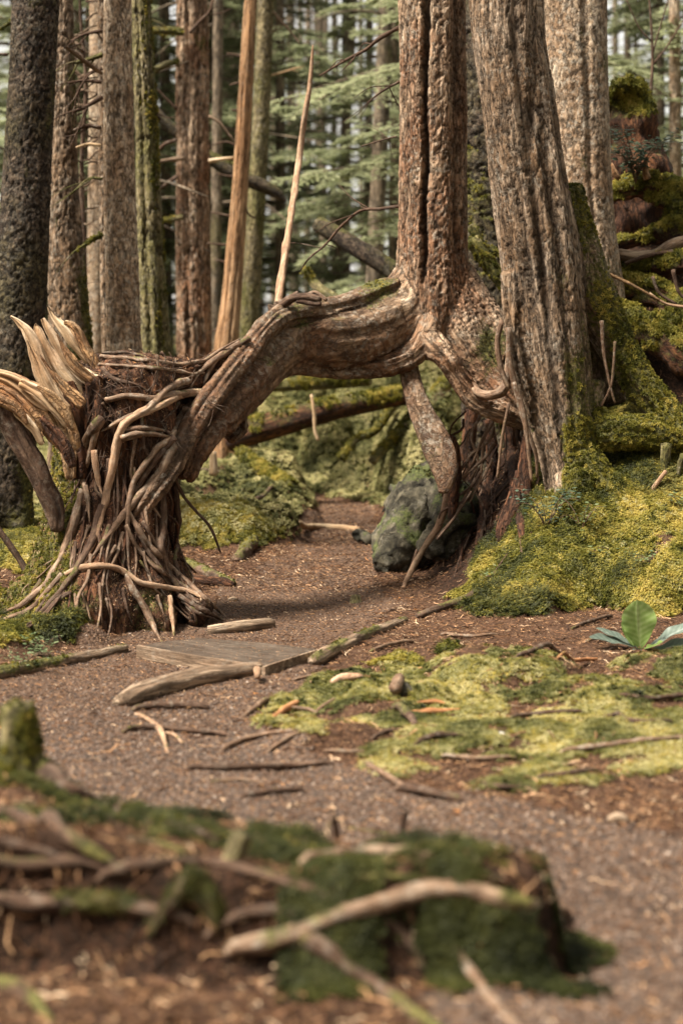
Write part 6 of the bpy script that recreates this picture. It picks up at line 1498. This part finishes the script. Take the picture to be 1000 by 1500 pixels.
# ------------------------------------------------------------------ THE FOREST BEHIND
def hemlock_variant(seed, H=9.0, z0=0.8, nb=60, Lmax=2.4, leafs=8, fine=1.5):
    r = np.random.default_rng(seed); Vq = []; tq = []; limbs = []
    for k in range(nb):
        zf = (k + r.random()) / nb; z = z0 + (H - z0) * zf; a = r.uniform(0, 6.28); L_ = Lmax * (1 - .75 * zf) * r.uniform(.6, 1.15)
        out = np.array([math.cos(a), math.sin(a), 0]); sd = np.array([-out[1], out[0], 0]); dr = r.uniform(.15, .5)
        def axis_(t): return np.array([0, 0, z]) + out * (L_ * t)[:, None] + np.array([0, 0, 1]) * (L_ * (.12 * t - dr * t * t))[:, None]
        tt = np.linspace(0, 1, 6); ax = axis_(tt)
        limbs.append([tuple(p) + (.014 * (1 - .8 * x) * (1 + L_ * .2),) for p, x in zip(ax, tt)])
        nt_ = int(13 * L_ ** .5 * fine) + 4
        t0 = r.uniform(.15, 1, nt_); base = axis_(t0); side = np.where(r.random(nt_) < .5, 1, -1)
        tl = (0.36 * L_ * (1.1 - t0) + .10) * r.uniform(.7, 1.2, nt_)
        td = (sd[None] * side[:, None] * .85 + out[None] * .55 + np.array([0, 0, -.12]) + r.normal(0, .10, (nt_, 3)))
        td /= np.linalg.norm(td, axis=1, keepdims=True)
        for j in range(leafs):
            s_ = (j + .3 + r.random(nt_) * .6) / leafs
            c = base + td * (tl * s_)[:, None] + np.array([0, 0, -1]) * (.12 * tl * s_ * s_)[:, None]
            for sg in (-1, 1):
                pd = np.cross(td, np.array([0, 0, 1.0])); pd /= np.linalg.norm(pd, axis=1, keepdims=True) + 1e-9
                ld = pd * sg * .8 + td * .65 + r.normal(0, .18, (nt_, 3)); ll = (.065 + .06 * r.random(nt_)) * (1.15 - .5 * s_)
                w_ = td * (ll * .24)[:, None]; m_ = c + ld * (ll * .5)[:, None]; e = c + ld * ll[:, None] + np.array([0, 0, -.01])
                Vq.append(np.stack([c, m_ + w_, e, m_ - w_], 1)); tq.append(np.clip(r.normal(.45, .2, nt_) + .25 * s_, 0, 1))
    Vq = np.concatenate(Vq).reshape(-1, 3); tq = np.repeat(np.concatenate(tq), 4)
    Fc = np.arange(len(Vq)).reshape(-1, 4)
    me = mesh_from('crown', Vq, Fc, {'tint': tq}, smooth=False); me.materials.append(NEEDLES)
    gl = merge([tube(P, 4, .5, i, bump=.03) for i, P in enumerate(limbs)])
    ml = mesh_from('limbs', gl['V'], gl['F'], {k: gl[k] for k in ('flow', 'crack', 'moss')}); ml.materials.append(BARK_FAR)
    gt = tube([(0, 0, -.4, .085), (0, 0, .5, .075), (0.02, 0, H * .5, .05), (0, 0, H, .012)], 10, .3, seed, bump=.06)
    mt = mesh_from('trunk', gt['V'], gt['F'], {k: gt[k] for k in ('flow', 'crack', 'moss')}); mt.materials.append(BARK_FAR)
    return me, ml, mt
HV = [hemlock_variant(1), hemlock_variant(2, 11, 1.2, 70, 2.8), hemlock_variant(3, 7, .3, 50, 1.9), hemlock_variant(4, 14, 1.6, 84, 3.0)]
protos = {}
def hemlock(x, y, v, sc, rz, label, group):
    t = thing('young_conifer', label, 'tree', (x, y, float(height(x, y))), group)
    t.rotation_euler = (0, 0, rz); t.scale = (sc, sc, sc)
    if v not in protos:
        protos[v] = []
        for nme, me in zip(('crown', 'limbs', 'trunk'), HV[v]):
            o = bpy.data.objects.new(nme, me); COL.objects.link(o); o.parent = t; protos[v].append(o)
            if nme != 'trunk': o['kind'] = 'stuff'
    else:
        for p_ in protos[v]:
            o = p_.copy(); COL.objects.link(o); o.parent = t
    return t
r = np.random.default_rng(44)
LBH = 'feathery green young conifer blending into the blurred forest behind the trunks'
def okpos(px, Y):      # keep the mossy clearing under the arch open
    return not (370 < px < 640 and Y < 24)
spots = [(60, 24.5, 2), (128, 26, 0), (245, 28, 2), (310, 27, 0), (345, 31, 1), (412, 27, 0), (505, 29, 1), (575, 25.5, 2),  (20, 27, 1), (190, 31, 3), (965, 24, 2), (920, 28, 1), (1030, 22, 0), (690, 22, 0), (225, 28, 1), (-40, 25, 0)]
for px, Y, v in spots:
    hemlock((px - 500) / F * Y, Y, v, r.uniform(.9, 1.15), r.uniform(0, 6.28), LBH, 'young conifers filling the forest background')
for row, (Y0, n) in enumerate([(38, 4), (50, 6), (64, 8)]):
    for i in range(n):
        px = -120 + 1240 * (i + r.uniform(.1, .9)) / n; Y = Y0 * r.uniform(.94, 1.08)
        hemlock((px - 500) / F * Y, Y, int(r.choice([0, 1, 3])), r.uniform(.8, 1.25) * (1 + row * .06), r.uniform(0, 6.28), LBH, 'young conifers filling the forest background')
for i, (x, y, v, sc) in enumerate([(7, 3, 1, 1.6), (9, 9, 3, 1.4), (6, -4, 3, 1.5), (2, -8, 1, 1.6), (-3, -8, 3, 1.4), (-7, -4, 1, 1.3), (-9, 2, 0, 1.0), (-10, 8, 0, 1.0), (-11, 14, 0, 1.1), (10, 15, 3, 1.4), (8, -8, 1, 1.5), (-1, -12, 3, 1.7), (-9, -9, 3, 1.3), (5, -12, 3, 1.6), (12, 2, 3, 1.6), (6.5, 6, 0, 1.4), (8, 20, 1, 1.3)]):  # unseen conifers added to block sky fill from behind and beside
    hemlock(x, y, v, sc, i * 1.3, 'feathery young conifer added out of view round the clearing to block sky light', 'added unseen conifers that block sky light')
# distant bare trunks
FT = [(320, 316, 8, 24), (516, 496, 8, 27), (541, 538, 6, 30), (566, 548, 12, 24), (143, 141, 13, 19), (305, 300, 7, 30), (425, 430, 7, 38), (452, 450, 5, 42), (468, 475, 6, 36), (240, 244, 8, 27), (60, 66, 9, 27), (335, 333, 10, 32), (400, 402, 7, 45), (582, 577, 7, 34), (900, 902, 5, 40), (1020, 1016, 10, 24), (-20, -14, 12, 22), (700, 704, 14, 22), (490, 488, 5, 50), (115, 118, 8, 30), (265, 262, 5, 45), (555, 560, 4, 55), (440, 436, 4, 60), (930, 932, 4, 52), (205, 200, 6, 40), (478, 470, 4, 40), (528, 530, 4, 48), (410, 412, 5, 52), (350, 346, 4, 44), (290, 294, 5, 36), (75, 80, 5, 40), (30, 26, 5, 46), (170, 168, 5, 44), (960, 956, 5, 44), (870, 874, 6, 38), (505, 500, 3, 62), (460, 466, 3, 66)]
r = np.random.default_rng(9)
for i, (p0, p4, hw, Y) in enumerate(FT):
    x0, x4 = (p0 - 500) / F * Y, (p4 - 500) / F * Y; z0_, z4 = CZ + 500 / F * Y, CZ + 100 / F * Y
    gz = float(height(x4, Y)); s_ = (x4 - x0) / (z4 - z0_); xb = x4 + s_ * (gz - z4); xt = x0 + s_ * 8; rr = hw / F * Y
    own = {0: 'thin far trunk just right of the straight dark furrowed tree', 1: 'far brown trunk right of the leaning bare pole', 3: 'dark far trunk close to the left side of the seamed tree', 4: 'pale lichened trunk half hidden at the left of the pale double trunk', 17: 'far trunk glimpsed between the seamed and leaning trees', 2: 'slim far trunk midway between the bare pole and the seamed tree', 11: 'far trunk directly behind the reddish barkless snag'}.get(i)
    t = thing('conifer_tree', own or 'plain upright trunk of a farther conifer seen between the nearer trees', 'tree', (xb, Y, gz), None if own else 'distant bare trunks between the nearer trees')
    g = tube([(xb, Y, gz - .4, rr * 1.35), (xb, Y, gz + .5, rr * 1.1), (x4, Y, z4, rr), (x0, Y, z0_, rr * .9), (xt, Y, z0_ + 8, rr * .6)], 20, .12, i, bump=.05)
    g['moss'] = np.clip(.05 + .6 * fbm(g['V'] * 2, i, 3), 0, 1)
    obj('trunk', g, BARK_PALE if hw > 12 and Y < 20 else BARK_FAR, t)
    for k in range(r.integers(4, 10)):
        zb = r.uniform(gz + 1.5, z0_); f = (zb - gz) / (z0_ - gz); xx_ = xb + (x0 - xb) * f; sg = r.choice([-1, 1]); L_ = r.uniform(.4, 1.4)
        obj('branch', tube([(xx_, Y, zb, .02), (xx_ + sg * L_ * .5, Y - r.uniform(-.3, .3), zb + r.uniform(-.15, .1), .015), (xx_ + sg * L_, Y - r.uniform(-.6, .6), zb - r.uniform(0, .4), .006)], 5, .2, i * 9 + k), BARK_FAR, t)

# ------------------------------------------------------------------ moist forest air
def haze_box():
    me = bpy.data.meshes.new('haze'); x0, x1, y0, y1, z0, z1 = -270, 270, -70, 430, -3, 60
    vs = [(x, y, z) for z in (z0, z1) for y in (y0, y1) for x in (x0, x1)]
    me.from_pydata(vs, [], [(0, 2, 3, 1), (4, 5, 7, 6), (0, 1, 5, 4), (2, 6, 7, 3), (0, 4, 6, 2), (1, 3, 7, 5)]); me.update()
    o = bpy.data.objects.new('haze', me); COL.objects.link(o); o['kind'] = 'stuff'; tag(o, 'pale moist air that softens the far trees', 'haze')
    m, nt, ns, L = newmat('haze_air'); out = N_(nt, 'ShaderNodeOutputMaterial'); v = N_(nt, 'ShaderNodeVolumePrincipled')
    v.inputs['Color'].default_value = (.95, .97, 1, 1); v.inputs['Density'].default_value = HAZE; v.inputs['Anisotropy'].default_value = 0.3
    L.new(v.outputs[0], out.inputs['Volume']); me.materials.append(m)
if HAZE > 0: haze_box()
